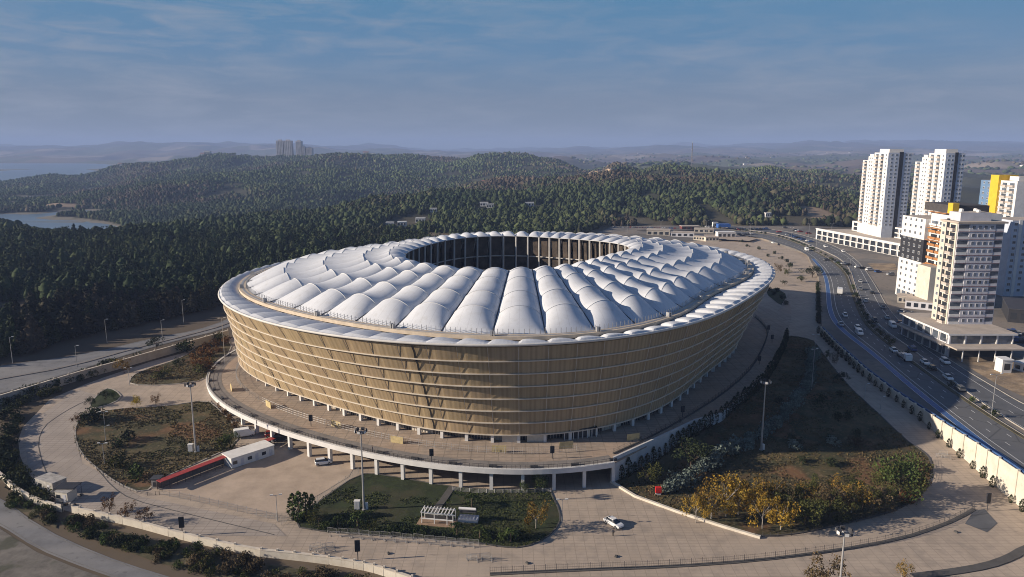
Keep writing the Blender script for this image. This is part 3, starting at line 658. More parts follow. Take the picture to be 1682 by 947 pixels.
ringtube('lip', 0, ZLIP - .1, .16, 'roof_lip', mat('lip_white', (.62, .62, .62), .6, .08))
# underside, struts and bowl seen through the opening
for i in range(NB):
    m = MB(); f = phi(i / NB); r = rr('lip', f)
    m.tube(pt(r + .3, f, ZLIP - .3), pt(r + 1.5, f, 12), .42, .5, 6); m.tube(pt(r + 2.2, f, ZLIP - .6), pt(r + 9, f, 30), .2, .2, 4)
    sb(m, 'roof_strut', mat('strut_grey', (.55, .53, .50), .6, .1, .4))
for z, o in ((37, 2.0), (29, 2.4)): ringtube('lip', o, z, .28, 'ring_truss', mat('strut_grey', (.5, .5, .5)))
def bowl(name, prof, mt, n=176):
    m = MB(); pr = None; k = len(prof)
    for i in range(n + 1):
        f = phi(i / n); c = len(m.v); rl, rg = rr('lip', f), rr('gut', f)
        for s, z in prof: m.v.append(pt(rl + (rg - rl) * s, f, z))
        if pr is not None:
            for a in range(k - 1): m.face((pr + a, c + a, c + a + 1, pr + a + 1))
        pr = c
    return sb(m, name, mt)
seat_m = overlay(mat('stand_seats', (.06, .055, .06), .8, .3, .5), 'cell', .25, (.17, .13, .09), .6, (.55, .6))
bowl('lower_stand', [(.0, 7.5), (.30, 17)], seat_m); bowl('stand_wall', [(.30, 17), (.31, 22)], mat('stand_wall', (.11, .10, .09), .8, .3, .3)); bowl('upper_stand', [(.24, 21.9), (.26, 22), (.85, 36.5)], seat_m)
m = MB(); pp = [pt(rr('lip', phi(i / 88)) + 1, phi(i / 88), 0)[:2] for i in range(88)]; m.prism(pp, 7.2, 7.45); sb(m, 'pitch', lawn_g)
for i in range(0, NB): # dark panels hung behind the struts
    m = MB(); fa, fb = phi((i + .12) / NB), phi((i + .88) / NB)
    m.quad(pt(rr('lip', fa) + 3.5, fa, 30), pt(rr('lip', fb) + 3.5, fb, 30), pt(rr('lip', fb) + 2.6, fb, 45.6), pt(rr('lip', fa) + 2.6, fa, 45.6)); sb(m, 'screen_panel', mat('brown_screen', (.075, .058, .045), .8, .5, .25))

# ------------------------------------------------------------------ raised terrace round the stadium
dx, dy = GZ(1007, 756, ZT0); fE = math.atan2(dy - SY, dx - SX)
fst = np.linspace(fE, R(-260), 150)
dring = [(SX + rr('deck', f) * math.cos(f), SY + rr('deck', f) * math.sin(f)) for f in fst]
right = [GZ(a, b, ZT0) for a, b in [(1079, 723), (1142, 693), (1185, 682), (1222, 654), (1250, 622), (1276, 585), (1291, 553), (1300, 520), (1296, 480)]]
te = thing('raised_terrace', 'paved walkway deck on white pillars circling the foot of the golden stadium', 'terrace', (SX, SY, 0))
def tb_(mb, name, mats, smooth=False): mb.v = [(x - SX, y - SY, z) for x, y, z in mb.v]; return mb.build(name, mats, te, smooth)
poly = dring + [(60, 425), (120, 400), (130, 350)] + right[::-1]
m = MB(); m.prism(poly, ZT0 - .35, ZT0); tb_(m, 'deck', pave_t)
m = MB(); pr = None
for f in fst[:118]:
    n = len(m.v); r = rr('deck', f); m.v += [pt(r - .45, f, ZT0 - 1.15), pt(r + .35, f, ZT0 - 1.15), pt(r + .35, f, ZT0 + .2), pt(r - .45, f, ZT0 + .2)]
    if pr is not None:
        for q in range(4): m.face((pr + q, n + q, n + (q + 1) % 4, pr + (q + 1) % 4))
    pr = n
tb_(m, 'fascia', mat('fascia_white', (.70, .69, .67), .7, .06, .4))
m = MB(); pr = None
for f in fst[:118]:
    n = len(m.v); r = rr('deck', f); m.v += [pt(r - 4.6, f, ZT0 + .03), pt(r - .5, f, ZT0 + .03)]
    if pr is not None: m.face((pr, n, n + 1, pr + 1))
    pr = n
tb_(m, 'outer_walk', pave_g)
m = MB(); pr = None
for f in fst[:112]:
    n = len(m.v); r = rr('deck', f) - 11; m.v += [pt(r, f, -.5), pt(r, f, ZT0 - .4)]
    if pr is not None: m.face((pr, n, n + 1, pr + 1), 0 if int(f * 31) % 3 else 1)
    pr = n
tb_(m, 'undercroft_wall', [mat('undercroft', (.30, .25, .18), .9, .2, .2), dark])
acc = 0; last = None; colf = []
for f in np.linspace(fE, R(-205), 1500):
    p = pt(rr('deck', f) - .9, f, 0)
    if last is None or math.dist(p, last) > 7.9: colf.append(f); last = p
for f in colf:
    c = pt(rr('deck', f) - .9, f, 0); m = MB(); g = hz(c[0], c[1])
    if g > 5.2: continue
    m.box(-.5, -.42, g - .3, .5, .42, ZT0 - .9, 0, f, c[0], c[1]); tb_(m, 'pillar', white)
# terrace railing: dark panels between posts
m = MB(); pm = MB(); pr = None
ff = np.linspace(fE, fst[117], 240)
for i, f in enumerate(ff):
    r = rr('deck', f) - .15; c = pt(r, f, ZT0 + .2); m.tube(c, (c[0], c[1], c[2] + 1.0), .05, k=4)
    if pr: m.tube((pr[0], pr[1], pr[2] + 1), (c[0], c[1], c[2] + 1), .045, k=4, cap=False); m.tube((pr[0], pr[1], pr[2] + .5), (c[0], c[1], c[2] + .5), .03, k=4, cap=False)
    if i % 9 == 0: d = pt(r - 1.1, f, 0); m.box(-.4, -1.0, ZT0 + .03, .4, 1.0, ZT0 + .55, 0, f, d[0], d[1])
    pr = c
tb_(m, 'railing', steel_d)
# right-hand retaining wall of the ramp
m = MB(); rw = resample([GZ(1007, 756, ZT0)] + right[:5], 4)
pr = None
for x, y in rw:
    n = len(m.v); m.v += [(x, y - .3, -1), (x, y - .3, ZT0 + 1.0), (x - .1, y + .3, ZT0 + 1.0), (x - .1, y + .3, -1)]
    if pr is not None:
        for q in range(3): m.face((pr + q, n + q, n + q + 1, pr + q + 1))
    pr = n
tb_(m, 'retaining_wall', mat('retaining_white', (.58, .58, .58), .8, .08, .3))

# ------------------------------------------------------------------ haze
hb = MB(); hb.box(-52000, -450, -60, 52000, 15700, 290); hm = bpy.data.materials.new('haze_air'); hm.use_nodes = True; ht = hm.node_tree; ht.nodes.clear()
ho = ht.nodes.new('ShaderNodeOutputMaterial'); pv = ht.nodes.new('ShaderNodeVolumePrincipled'); pv.inputs['Color'].default_value = (0.44, .60, 1, 1); pv.inputs['Density'].default_value = .000115; pv.inputs['Anisotropy'].default_value = .0
ht.links.new(pv.outputs[0], ho.inputs['Volume']); hzo = hb.build('haze', hm); hzo['kind'] = 'stuff'

# ------------------------------------------------------------------ trees
def pip(x, y, poly):
    ins = np.zeros(np.shape(x), bool); n = len(poly)
    for i in range(n):
        x1, y1 = poly[i]; x2, y2 = poly[(i + 1) % n]
        c = ((y1 > y) != (y2 > y)); xi = (x2 - x1) * (y - y1) / ((y2 - y1) or 1e-9) + x1; ins ^= c & (x < xi)
    return ins
def rot3(a): return np.array([[math.cos(a), -math.sin(a), 0], [math.sin(a), math.cos(a), 0], [0, 0, 1]])
def scatter_tris(cent, size, g, flat_=.0, nrm=None):
    """one triangle per centre, random orientation"""
    n = len(cent); a = g.normal(size=(n, 3)); a /= np.linalg.norm(a, axis=1)[:, None]; b = g.normal(size=(n, 3)); b -= (b * a).sum(1)[:, None] * a; b /= np.linalg.norm(b, axis=1)[:, None]
    s = (size * (.6 + .8 * g.random(n)))[:, None]; v = np.stack([cent + a * s, cent - a * s * .5 + b * s * .8, cent - a * s * .5 - b * s * .8], 1); return v.reshape(-1, 3), np.arange(3 * n).reshape(-1, 3)
def core(prof, k, g, jit=.15):
    vs_, fs_ = [], []
    for z, r in prof:
        for i in range(k): q = 2 * math.pi * (i + g.random() * .4) / k; rr_ = r * (1 + jit * (g.random() - .5) * 2); vs_.append((rr_ * math.cos(q), rr_ * math.sin(q), z))
    for j in range(len(prof) - 1):
        for i in range(k): a, b = j * k + i, j * k + (i + 1) % k; fs_ += [(a, b, b + k), (a, b + k, a + k)]
    return np.array(vs_, float), np.array(fs_, int)
def pine_tpl(seed, nt_, k, wide=.20):
    g = np.random.default_rng(seed); w_ = wide * (.85 + .4 * g.random()); top = .55 + .3 * g.random()
    pr = lambda z: w_ * np.clip((1.02 - z) / (1.02 - .25), 0, 1) ** top * np.where(z < .25, .6 + z * 1.6, 1)
    zz = [.13, .28, .5, .72, .9, 1.0]
    cv, cf = core([(z, float(pr(np.array(z))) * .78 * (.8 if i % 2 else 1.05)) for i, z in enumerate(zz)], k, g, .3)
    z = .12 + .88 * g.random(nt_) ** 1.1; q = g.random(nt_) * 2 * math.pi; r = pr(z) * (.75 + .4 * g.random(nt_)); c = np.stack([r * np.cos(q), r * np.sin(q), z], 1)
    tv, tf = scatter_tris(c, .045 + .02 * g.random(), g); return np.concatenate([cv, tv]), np.concatenate([cf, tf + len(cv)])
def blob_tpl(seed, k, rows, wide=.3):
    g = np.random.default_rng(seed); pf = [(z, wide * math.sin(math.pi * min(1, (z - .05) / .95 * .86 + .12)) ** .7) for z in np.linspace(.05, 1, rows)]
    return core(pf, k, g, .32)
def round_tpl(seed):
    g = np.random.default_rng(seed); cv, cf = blob_tpl(seed, 6, 5, .34); n = 90; i = g.integers(0, len(cv), n); c = cv[i] * (1 + .2 * g.random((n, 1))) + g.normal(size=(n, 3)) * .05; tv, tf = scatter_tris(c, .06, g); return np.concatenate([cv, tv]), np.concatenate([cf, tf + len(cv)])
NEAR = [pine_tpl(i, 110, 6, .27) for i in range(5)] + [pine_tpl(70 + i, 110, 6, .19) for i in range(2)] + [round_tpl(200 + i) for i in range(2)]; MIDT = [pine_tpl(20 + i, 24, 5, .42) for i in range(3)] + [blob_tpl(90 + i, 6, 5, .40) for i in range(4)]; FART = [blob_tpl(40 + i, 5, 4, .42) for i in range(4)]
def tree_cols(n, g, x, y):
    patch = fbm(x / 70, y / 90, 51, 3); big = fbm(x / 260, y / 300, 53, 3)
    a = np.array([.026, .042, .022]); b = np.array([.062, .078, .034]); c = np.array([.070, .056, .042])
    t = np.clip(.5 + patch * 1.6 + .5 * (g.random(n) - .5), 0, 1)[:, None]; col = a * (1 - t) + b * t
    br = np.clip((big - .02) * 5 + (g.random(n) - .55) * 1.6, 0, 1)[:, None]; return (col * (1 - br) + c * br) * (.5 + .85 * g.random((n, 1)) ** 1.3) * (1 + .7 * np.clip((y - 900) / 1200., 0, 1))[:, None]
def merge(tpls, P_, H_, W_, g, cols):
    V, F, C, off = [], [], [], 0; ti = g.integers(0, len(tpls), len(P_)); an = g.random(len(P_)) * 6.283
    for k_, (tv, tf) in enumerate(tpls):
        s = np.where(ti == k_)[0]
        if not len(s): continue
        ca, sa = np.cos(an[s]), np.sin(an[s]); x = (tv[None, :, 0] * ca[:, None] - tv[None, :, 1] * sa[:, None]) * (H_[s] * W_[s])[:, None]; y = (tv[None, :, 0] * sa[:, None] + tv[None, :, 1] * ca[:, None]) * (H_[s] * W_[s])[:, None]
        z = tv[None, :, 2] * H_[s][:, None]; v = np.stack([x + P_[s, 0][:, None], y + P_[s, 1][:, None], z + P_[s, 2][:, None]], -1).reshape(-1, 3)
        f = (tf[None] + (np.arange(len(s)) * len(tv))[:, None, None]).reshape(-1, 3) + off; off += len(v); V.append(v); F.append(f); C.append(np.repeat(cols[s], len(tv), 0))
    return np.concatenate(V), np.concatenate(F), np.concatenate(C)
front = Gs([(-150, 612), (0, 590), (60, 580), (100, 560), (150, 549), (250, 530), (330, 512), (372, 498), (420, 486)])
fpoly = front + [(-120, 400), (-75, 450), (0, 500), (35, 560), (55, 640), (90, 735), (170, 745), (240, 742), (335, 738), (430, 740), (640, 740), (1200, 900), (2600, 3000), (-3000, 3000), (-1200, 900), (-400, 230)]
def clear(px, py, rx, ry): x, y = G(px, py); return (x, y, rx, ry)
CLR = BAREW + [((998 - 841) / 1216. * 1530, 1530, 48, 34)] + [clear(668, 366, 26, 34), clear(1190, 368, 14, 30), clear(1175, 352, 10, 40)]
HP = [(795, 299, 18, 0), (808, 297, 12, 0), (870, 338, 16, 1), (795, 338, 16, 1), (805, 341, 14, 1), (712, 348, 12, 1), (1105, 290, 16, 0), (1118, 293, 12, 0), (1131, 296, 14, 0), (1146, 294, 12, 0), (1205, 286, 18, 0), (1225, 288, 14, 0), (1258, 297, 14, 0), (1276, 299, 16, 0), (1291, 301, 22, 2), (1316, 310, 16, 1), (1300, 309, 12, 1), (1262, 356, 10, 1), (1175, 372, 8, 1), (640, 372, 12, 1), (690, 365, 16, 1), (660, 371, 14, 1), (560, 345, 8, 1), (1140, 290, 10, 0)]
for px, py, w_, _ in HP: CLR.append(clear(px, py + 2.5, w_ * .85, w_ * 1.1))
def pts(y0, y1, sp, g):
    ny = int((y1 - y0) / sp); X, Y = [], []
    for j in range(ny):
        y = y0 + j * sp; n = int(1.82 * y / sp) + 2; x = -1.0 * y + np.arange(n) * sp; X.append(x); Y.append(np.full(n, y))
    X, Y = np.concatenate(X), np.concatenate(Y); X = X + (g.random(len(X)) - .5) * sp * .95; Y = Y + (g.random(len(X)) - .5) * sp * .95
    Z = height(X, Y); ok = pip(X, Y, fpoly) & (Z > -29); c = X / Y
    ok &= ~((Y > 1950) & (c > .12 + .03 * fbm(Y / 90, Y / 90, 3))); ok &= ~((Y > 1650) & (c > .50)) ; ok &= ~((Y > 1250) & (c > .6))
    for cx_, cy_, rx, ry in CLR: ok &= ((X - cx_) / rx) ** 2 + ((Y - cy_) / (ry * 2.)) ** 2 + fbm(X / 25, Y / 40, 77, 3) * 1.2 > 1
    gap = fbm(X / 45, Y / 60, 88, 3); ok &= gap > (-.22 if y0 < 600 else -.16)
    hid = (Y > 420) & (Y < 600) & (np.abs(c) < .25) & (Y < 440 + 0 * X); ok &= ~hid
    return X[ok], Y[ok], Z[ok]
g = np.random.default_rng(5)
sets = []
for (y0, y1, sp, tp_, hh) in ((190, 420, 3.9, NEAR, 9.0), (420, 640, 4.5, NEAR, 8.8), (640, 1000, 5.2, MIDT, 7.2), (1000, 1400, 6.4, MIDT, 7.2), (1400, 2000, 8.6, FART, 6.8), (2000, 3000, 12, FART, 7.5)):
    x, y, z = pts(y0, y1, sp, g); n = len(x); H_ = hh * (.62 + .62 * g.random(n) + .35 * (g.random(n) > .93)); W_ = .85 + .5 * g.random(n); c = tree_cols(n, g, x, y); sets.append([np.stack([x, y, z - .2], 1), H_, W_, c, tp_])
P0, H0, W0, C0, _ = sets[0]
vis = np.abs(P0[:, 0] / P0[:, 1]) < .70; order = np.argsort(np.where(vis, P0[:, 1], 1e9))[:300]
pine_cr, pine_tr = [], []
for q in range(10):
    tv, tf = pine_tpl(100 + q, 330, 7, .27 if q % 3 else .2); me = np_mesh('crown', tv * np.array([12.5, 12.5, 12.5]), tf, leaf); cc = tree_cols(1, g, np.array([q * 37.]), np.array([q * 91.]))[0]
    at = me.color_attributes.new('tint', 'FLOAT_COLOR', 'POINT'); arr = np.ones((len(tv), 4), np.float32); arr[:, :3] = cc * (.8 + .4 * g.random((len(tv), 1))); at.data.foreach_set('color', arr.ravel()); pine_cr.append(me)
    b = MB(); b.tube((0, 0, -.3), (.1, 0, 9.5), .2, .06, 6)
    for q2 in range(4): a_ = q2 * 1.7; b.tube((0, 0, 1.6 + q2 * .9), (1.3 * math.cos(a_), 1.3 * math.sin(a_), 2.2 + q2), .07, .03, 4)
    pine_tr.append(b.mesh('trunk', [brown]))
PL = 'dark conical pine in the dense wood beside the left-hand road'; PG = 'pines along the near edge of the wood'
for i in order:
    t = thing('pine_tree', PL, 'pine tree', P0[i], g.random() * 6.28, PG); s = H0[i] / 12.5; t.scale = (s * W0[i], s * W0[i], s); q = int(g.integers(0, 10)); link('crown', pine_cr[q], t); link('trunk', pine_tr[q], t)
keep = np.ones(len(P0), bool); keep[order] = False; sets[0] = [P0[keep], H0[keep], W0[keep], C0[keep], NEAR]
V, F, Cc_ = [], [], []; off = 0
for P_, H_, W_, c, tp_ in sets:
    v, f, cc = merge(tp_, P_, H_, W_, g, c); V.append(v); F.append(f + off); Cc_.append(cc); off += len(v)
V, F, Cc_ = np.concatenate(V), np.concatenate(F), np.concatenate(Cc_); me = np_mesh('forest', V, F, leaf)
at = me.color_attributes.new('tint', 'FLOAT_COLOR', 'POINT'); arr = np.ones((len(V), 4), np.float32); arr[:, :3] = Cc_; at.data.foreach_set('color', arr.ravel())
fo = link('forest', me); tag(fo, 'mass of dark pine wood covering the slopes behind the stadium', 'forest', kind='stuff')
print('TREES', [len(s[0]) for s in sets], len(F))
# scrub and hedgerows on the plain
x = (g.random(2600) * .75 + .08); y = 2300 + 5200 * g.random(2600) ** 1.3; xx = x * y; ok = fbm(xx / 300, y / 420, 61, 3) > .02; xx, y = xx[ok], y[ok]; z = height(xx, y)
v, f, cc = merge(FART, np.stack([xx, y, z - .5], 1), 7 + 6 * g.random(len(y)), 1.5 + g.random(len(y)) * 2, g, tree_cols(len(y), g, xx, y)); me = np_mesh('scrub', v, f, leaf)
at = me.color_attributes.new('tint', 'FLOAT_COLOR', 'POINT'); arr = np.ones((len(v), 4), np.float32); arr[:, :3] = cc; at.data.foreach_set('color', arr.ravel()); tag(link('scrub', me), 'scattered scrub and tree clumps over the far brown plain', 'scrub', kind='stuff')

# grass and weeds of the lawns
def tufts(poly, n, pal, s, label):
    xs, ys = [p[0] for p in poly], [p[1] for p in poly]; X = min(xs) + (max(xs) - min(xs)) * g.random(n); Y = min(ys) + (max(ys) - min(ys)) * g.random(n); ok = pip(X, Y, poly) & (fbm(X / 9, Y / 9, 91, 3) > -.04); X, Y = X[ok], Y[ok]; n = len(X)
    c = np.repeat(np.stack([X, Y, height(X, Y) + .2], 1), 3, 0); c[:, :2] += g.normal(size=(3 * n, 2)) * .25; v, f = scatter_tris(c, s, g); me = np_mesh('grass', v, f, leaf); a, b = np.array(pal[0]), np.array(pal[1])
    t = np.clip(.5 + 2 * fbm(c[:, 0] / 14, c[:, 1] / 14, 93, 3) + .5 * (g.random(3 * n) - .5), 0, 1)[:, None]; col = (a * (1 - t) + b * t) * (.6 + .8 * g.random((3 * n, 1))); at = me.color_attributes.new('tint', 'FLOAT_COLOR', 'POINT'); arr = np.ones((len(v), 4), np.float32); arr[:, :3] = np.repeat(col, 3, 0); at.data.foreach_set('color', arr.ravel()); tag(link('grass', me), label, 'grass', kind='stuff')
DRY = ((.21, .15, .075), (.075, .08, .033)); GRN = ((.045, .07, .022), (.075, .085, .03))
tufts(LAWN_L, 9000, DRY, .26, 'dry brown and green weeds on the left lawn'); tufts(LAWN_T, 3500, DRY, .26, 'dry weeds in the upper left garden'); tufts(LAWN_C, 9000, GRN, .2, 'short green grass of the centre lawn'); tufts(LAWN_R, 26000, DRY, .26, 'rough brown and green grass of the big right lawn')
# single ornamental trees, bushes and hedging plants: crown of many small leaf faces over a branching trunk
def crown_mesh(kind, seed, cols, n):
    g = np.random.default_rng(seed)
    if kind == 'cone': z = g.random(n) ** 1.2; r = .24 * (1.03 - z) ** .8 * (.7 + .45 * g.random(n)); q = g.random(n) * 6.283; c = np.stack([r * np.cos(q), r * np.sin(q), z], 1); s = .05
    elif kind == 'spire': z = g.random(n); r = .13 * np.sin(np.pi * np.clip(z * .85 + .12, 0, 1)) * (.7 + .45 * g.random(n)); q = g.random(n) * 6.283; c = np.stack([r * np.cos(q), r * np.sin(q), z], 1); s = .04
    elif kind == 'bush':
        k = 7; cc = np.stack([.42 * (g.random(k) - .5) * 2, .42 * (g.random(k) - .5) * 2, .3 + .35 * g.random(k)], 1); rd = .28 + .15 * g.random(k); i = g.integers(0, k, n); d = g.normal(size=(n, 3)); d /= np.linalg.norm(d, axis=1)[:, None]; c = cc[i] + d * (rd[i] * (.7 + .4 * g.random(n)))[:, None]; c[:, 2] = np.abs(c[:, 2]); s = .085
    elif kind == 'palm':
        k = 15; L_ = []
        for a in range(k):
            q = a * 6.283 / k + g.random() * .3; up = .25 + .5 * g.random()
            for t in np.linspace(.08, 1, 12):
                for sd_ in (-1, 1): L_.append((.42 * t * math.cos(q) + sd_ * .05 * math.sin(q) * (1 - t * .6), .42 * t * math.sin(q) - sd_ * .05 * math.cos(q) * (1 - t * .6), .62 + up * t * .5 - .62 * t * t * .75))
        c = np.array(L_); n = len(c); s = .042
    else:   # 'tree': several uneven limbs' worth of leaf clumps, with gaps
        k = 15; cc = np.stack([.30 * g.normal(size=k), .30 * g.normal(size=k), .60 + .17 * g.normal(size=k)], 1); cc[:, :2] = np.clip(cc[:, :2], -.42, .42); cc[:, 2] = np.clip(cc[:, 2], .32, .86); rd = .10 + .11 * g.random(k); i = g.integers(0, k, n); d = g.normal(size=(n, 3)); d /= np.linalg.norm(d, axis=1)[:, None]; c = cc[i] + d * (rd[i] * (.55 + .6 * g.random(n)))[:, None]; s = .027
    v, f = scatter_tris(c, s, g); me = np_mesh('crown', v, f, leaf); a, b = np.array(cols[0]), np.array(cols[1]); t = g.random((n, 1)); col = (a * (1 - t) + b * t) * (.7 + .6 * g.random((n, 1)))
    at = me.color_attributes.new('tint', 'FLOAT_COLOR', 'POINT'); arr = np.ones((3 * n, 4), np.float32); arr[:, :3] = np.repeat(col, 3, 0); at.data.foreach_set('color', arr.ravel()); return me
def trunk_mesh(kind, seed, m):
    g = random.Random(seed); b = MB()
    if kind == 'palm': b.tube((0, 0, -.02), (.02, 0, .62), .045, .032, 7)
    elif kind in ('bush', 'spire', 'cone'): b.tube((0, 0, -.02), (0, 0, .7), .03, .01, 5)
    else:
        b.tube((0, 0, -.02), (.015, .01, .42), .024, .016, 6)
        for i in range(6):
            a = i * 1.05 + g.random(); z = .24 + .04 * i; e = (.26 * math.cos(a), .26 * math.sin(a), z + .22 + .12 * g.random()); b.tube((0, 0, z), e, .011, .005, 4); b.tube(e, (e[0] * 1.3, e[1] * 1.3 + .05, e[2] + .13), .005, .002, 4)
    return b.mesh('trunk', [m])
PAL = dict(yellow=((.34, .20, .025), (.20, .15, .03)), gold=((.30, .16, .03), (.12, .11, .03)), olive=((.10, .10, .03), (.055, .065, .022)), green=((.05, .075, .022), (.075, .10, .03)), dark=((.025, .038, .018), (.04, .05, .022)),
 blue=((.13, .17, .15), (.20, .24, .21)), rust=((.20, .09, .03), (.12, .08, .035)), brown=((.13, .09, .05), (.08, .065, .035)), bright=((.42, .30, .02), (.34, .27, .03)))
TC = {}
def plant(kind, pal, x, y, h, label, cat, name=None, group=None, w=1., n=None, bark=brown, z=None):
    v = rnd.randrange(4); key = (kind, pal, v)
    if key not in TC: TC[key] = (crown_mesh(kind, hash_(key), PAL[pal], n or dict(cone=420, spire=260, bush=330, palm=1, tree=1400)[kind]), trunk_mesh(kind, v, bark))
    t = thing(name or {'cone': 'conifer', 'spire': 'cypress', 'bush': 'shrub', 'palm': 'palm_tree', 'tree': 'tree'}[kind], label, cat, (x, y, (hz(x, y) if z is None else z)), rnd.random() * 6.28, group)
    t.scale = (h * w, h * w, h); link('crown' if kind != 'bush' else 'foliage', TC[key][0], t); link('trunk' if kind != 'bush' else 'stem', TC[key][1], t); return t
def hash_(k): return sum(ord(ch) * (i + 3) for i, ch in enumerate(''.join(map(str, k)))) 
def pl_(kind, pal, px, py, h, label, cat, **k): x, y = G(px, py); return plant(kind, pal, x, y, h, label, cat, **k)
# right lawn: autumn trees
for i, (px, py, h, w_, pal, lb) in enumerate([
 (1143, 858, 7.5, .7, 'yellow', 'small yellow tree at the left end of the autumn grove, nearest the cream kerb'), (1168, 852, 9, .8, 'gold', 'golden tree between the smallest yellow one and the tall yellow crowns'),
 (1192, 848, 10.5, .9, 'yellow', 'tallest bright yellow tree of the autumn grove on the right lawn'), (1213, 845, 9.5, .8, 'yellow', 'bright yellow tree just right of the tallest one in the grove'),
 (1233, 850, 8.5, .85, 'gold', 'broad golden tree with pale trunk in the middle of the grove'), (1252, 868, 9, .75, 'yellow', 'yellow tree with a white painted trunk at the front kerb'),
 (1282, 870, 8.5, .75, 'yellow', 'yellow-orange tree at the right end of the yellow row'), (1262, 838, 9, .8, 'gold', 'golden tree set back behind the white-trunked yellow one')]):
    pl_('tree', pal, px, py, h, lb, 'tree', name='autumn_tree', w=w_, bark=barkp, group='autumn trees on the right lawn')
for i, (px, py, h, pal) in enumerate([(1302, 855, 8.5, 'olive'), (1322, 862, 9, 'olive'), (1345, 858, 8.5, 'olive'), (1362, 848, 9, 'brown'), (1378, 856, 8, 'olive'), (1398, 842, 8, 'gold'), (1416, 838, 8, 'olive'), (1434, 846, 7, 'brown'), (1330, 836, 8, 'gold'), (1350, 826, 7.5, 'olive'), (1382, 826, 7.5, 'gold'), (1408, 818, 7, 'olive'), (1308, 828, 7.5, 'olive'), (1452, 836, 6.5, 'olive'), (1285, 838, 8, 'olive')]):
    pl_('tree', pal, px, py, h * .86, 'olive green tree turning brown in the thicket right of the yellow trees', 'tree', w=1.05, group='green and brown thicket trees')
pl_('tree', 'green', 1478, 818, 12, 'tall dark green weeping tree near the right corner of the big lawn', 'tree', w=.95)
pl_('tree', 'olive', 1496, 822, 9.5, 'green tree close behind the tall weeping one at the lawn corner', 'tree')
pl_('tree', 'olive', 1462, 812, 8, 'smaller olive tree on the left side of the tall weeping tree', 'tree')
for px, py, pal, lb in [(1502, 818, 'rust', 'rust red bush under the weeping tree at the lawn corner'), (1512, 800, 'rust', 'orange bush at the right rim of the big lawn'), (1518, 775, 'brown', 'brown bush by the upper corner of the big lawn'), (1488, 826, 'rust', 'low rusty bush at the foot of the corner trees')]: pl_('bush', pal, px, py, 3., lb, 'bush', name='bush')
pl_('tree', 'dark', 1134, 772, 9, 'round dark green tree between the cypress row and the silver hedge', 'tree', w=1.1)
pl_('tree', 'olive', 1062, 795, 6, 'small green tree near the ramp wall and the forecourt', 'tree')
for i, (px, py, h) in enumerate([(1281, 664, 2.5), (1345, 660, 3.2), (1378, 690, 2.6), (1303, 727, 3), (1388, 688, 3), (1366, 726, 2.4), (1406, 716, 2.4), (1365, 765, 2.5), (1316, 760, 2.2), (1380, 650, 2)]):
    pl_('bush', 'dark', px, py, h, 'dark round shrub standing alone on the shaded right lawn', 'shrub', group='dark shrubs dotted over the shaded lawn')
for px, py, pal, lb in [(1303, 737, 'blue', 'pale silvery shrub just right of the tall lamp mast on the lawn'), (1366, 730, 'blue', 'pale grey-green shrub in the sunlit edge of the right lawn'), (1405, 733, 'brown', 'thin leafless brown sapling on the right lawn')]: pl_('bush', pal, px, py, 3., lb, 'shrub')
# silver hedge curving over the right lawn
hp = resample(chaikin(Gs([(1098, 808), (1120, 796), (1145, 782), (1165, 765), (1185, 752), (1215, 740), (1240, 722), (1262, 708), (1290, 685), (1312, 660), (1326, 635), (1333, 605), (1336, 580)]), 1), 2.9)
for i, (x, y) in enumerate(hp):
    nearp = y < 205
    plant('bush', 'blue', x + rnd.uniform(-.5, .5), y + rnd.uniform(-.5, .5), (4.2 if nearp else 3.3) * rnd.uniform(.8, 1.15), 'silver-blue shrub in the curving hedge across the right lawn', 'shrub', name='silver_shrub', group='silver-blue hedge shrubs')
# cypresses along the ramp wall
cp_ = resample(Gs([(1018, 786), (1050, 772), (1080, 752), (1110, 733), (1145, 712), (1190, 684), (1225, 657), (1253, 630), (1270, 603), (1286, 572), (1290, 556)]), 2.7)
for i, (x, y) in enumerate(cp_):
    plant('spire', 'dark', x + .4, y - .4, rnd.uniform(3.4, 5.6), 'narrow dark cypress in the row along the ramp of the terrace', 'cypress', group='cypress row beside the terrace ramp', w=1.4)
# centre lawn
for i, (px, py, h) in enumerate([(482, 852, 6.5), (492, 856, 7.5), (503, 853, 7), (514, 850, 6)]): pl_('spire', 'green', px, py, h, 'tall green cypress in the tight clump at the corner of the centre lawn', 'cypress', group='cypress clump on the centre lawn', w=1.45)
for px, py, h, lb in [(588, 868, 5.5, 'palm tree in front of the tall lamp mast on the centre lawn'), (556, 866, 4, 'small palm left of the larger one on the centre lawn'), (751, 878, 4.2, 'low palm in front of the little white pavilion'), (788, 884, 4.2, 'palm standing right of the white pavilion near the kerb'), (839, 890, 4.5, 'palm at the right end of the centre lawn'), (775, 832, 4.6, 'palm behind the white pavilion by the path')]: pl_('palm', 'green', px, py, h, lb, 'palm tree')
for px, py, h, pal, lb in [(880, 868, 6.5, 'gold', 'yellow-green tree on the right part of the centre lawn'), (870, 880, 3.5, 'olive', 'small bright bush near the right kerb of the centre lawn'), (862, 808, 3, 'green', 'bright young tree beside the terrace pillar at the lawn edge'), (888, 806, 5, 'green', 'slender green tree in front of the terrace pillar by the forecourt'), (607, 872, 3.5, 'olive', 'lime green shrub right of the palm on the centre lawn'), (524, 865, 4.5, 'olive', 'olive shrub beside the cypress clump')]: pl_('tree', pal, px, py, h, lb, 'tree', w=.9)
for i, px in enumerate([535, 545, 640, 655, 668, 680, 700, 712, 730, 800, 815, 826, 850, 855]): pl_('bush', rnd.choice(['dark', 'green']), px, 868 + (px - 535) * .055 + rnd.uniform(-4, 4), rnd.uniform(1.5, 2.6), 'low green shrub along the front edge of the centre lawn', 'shrub', group='low shrubs on the front edge of the centre lawn')
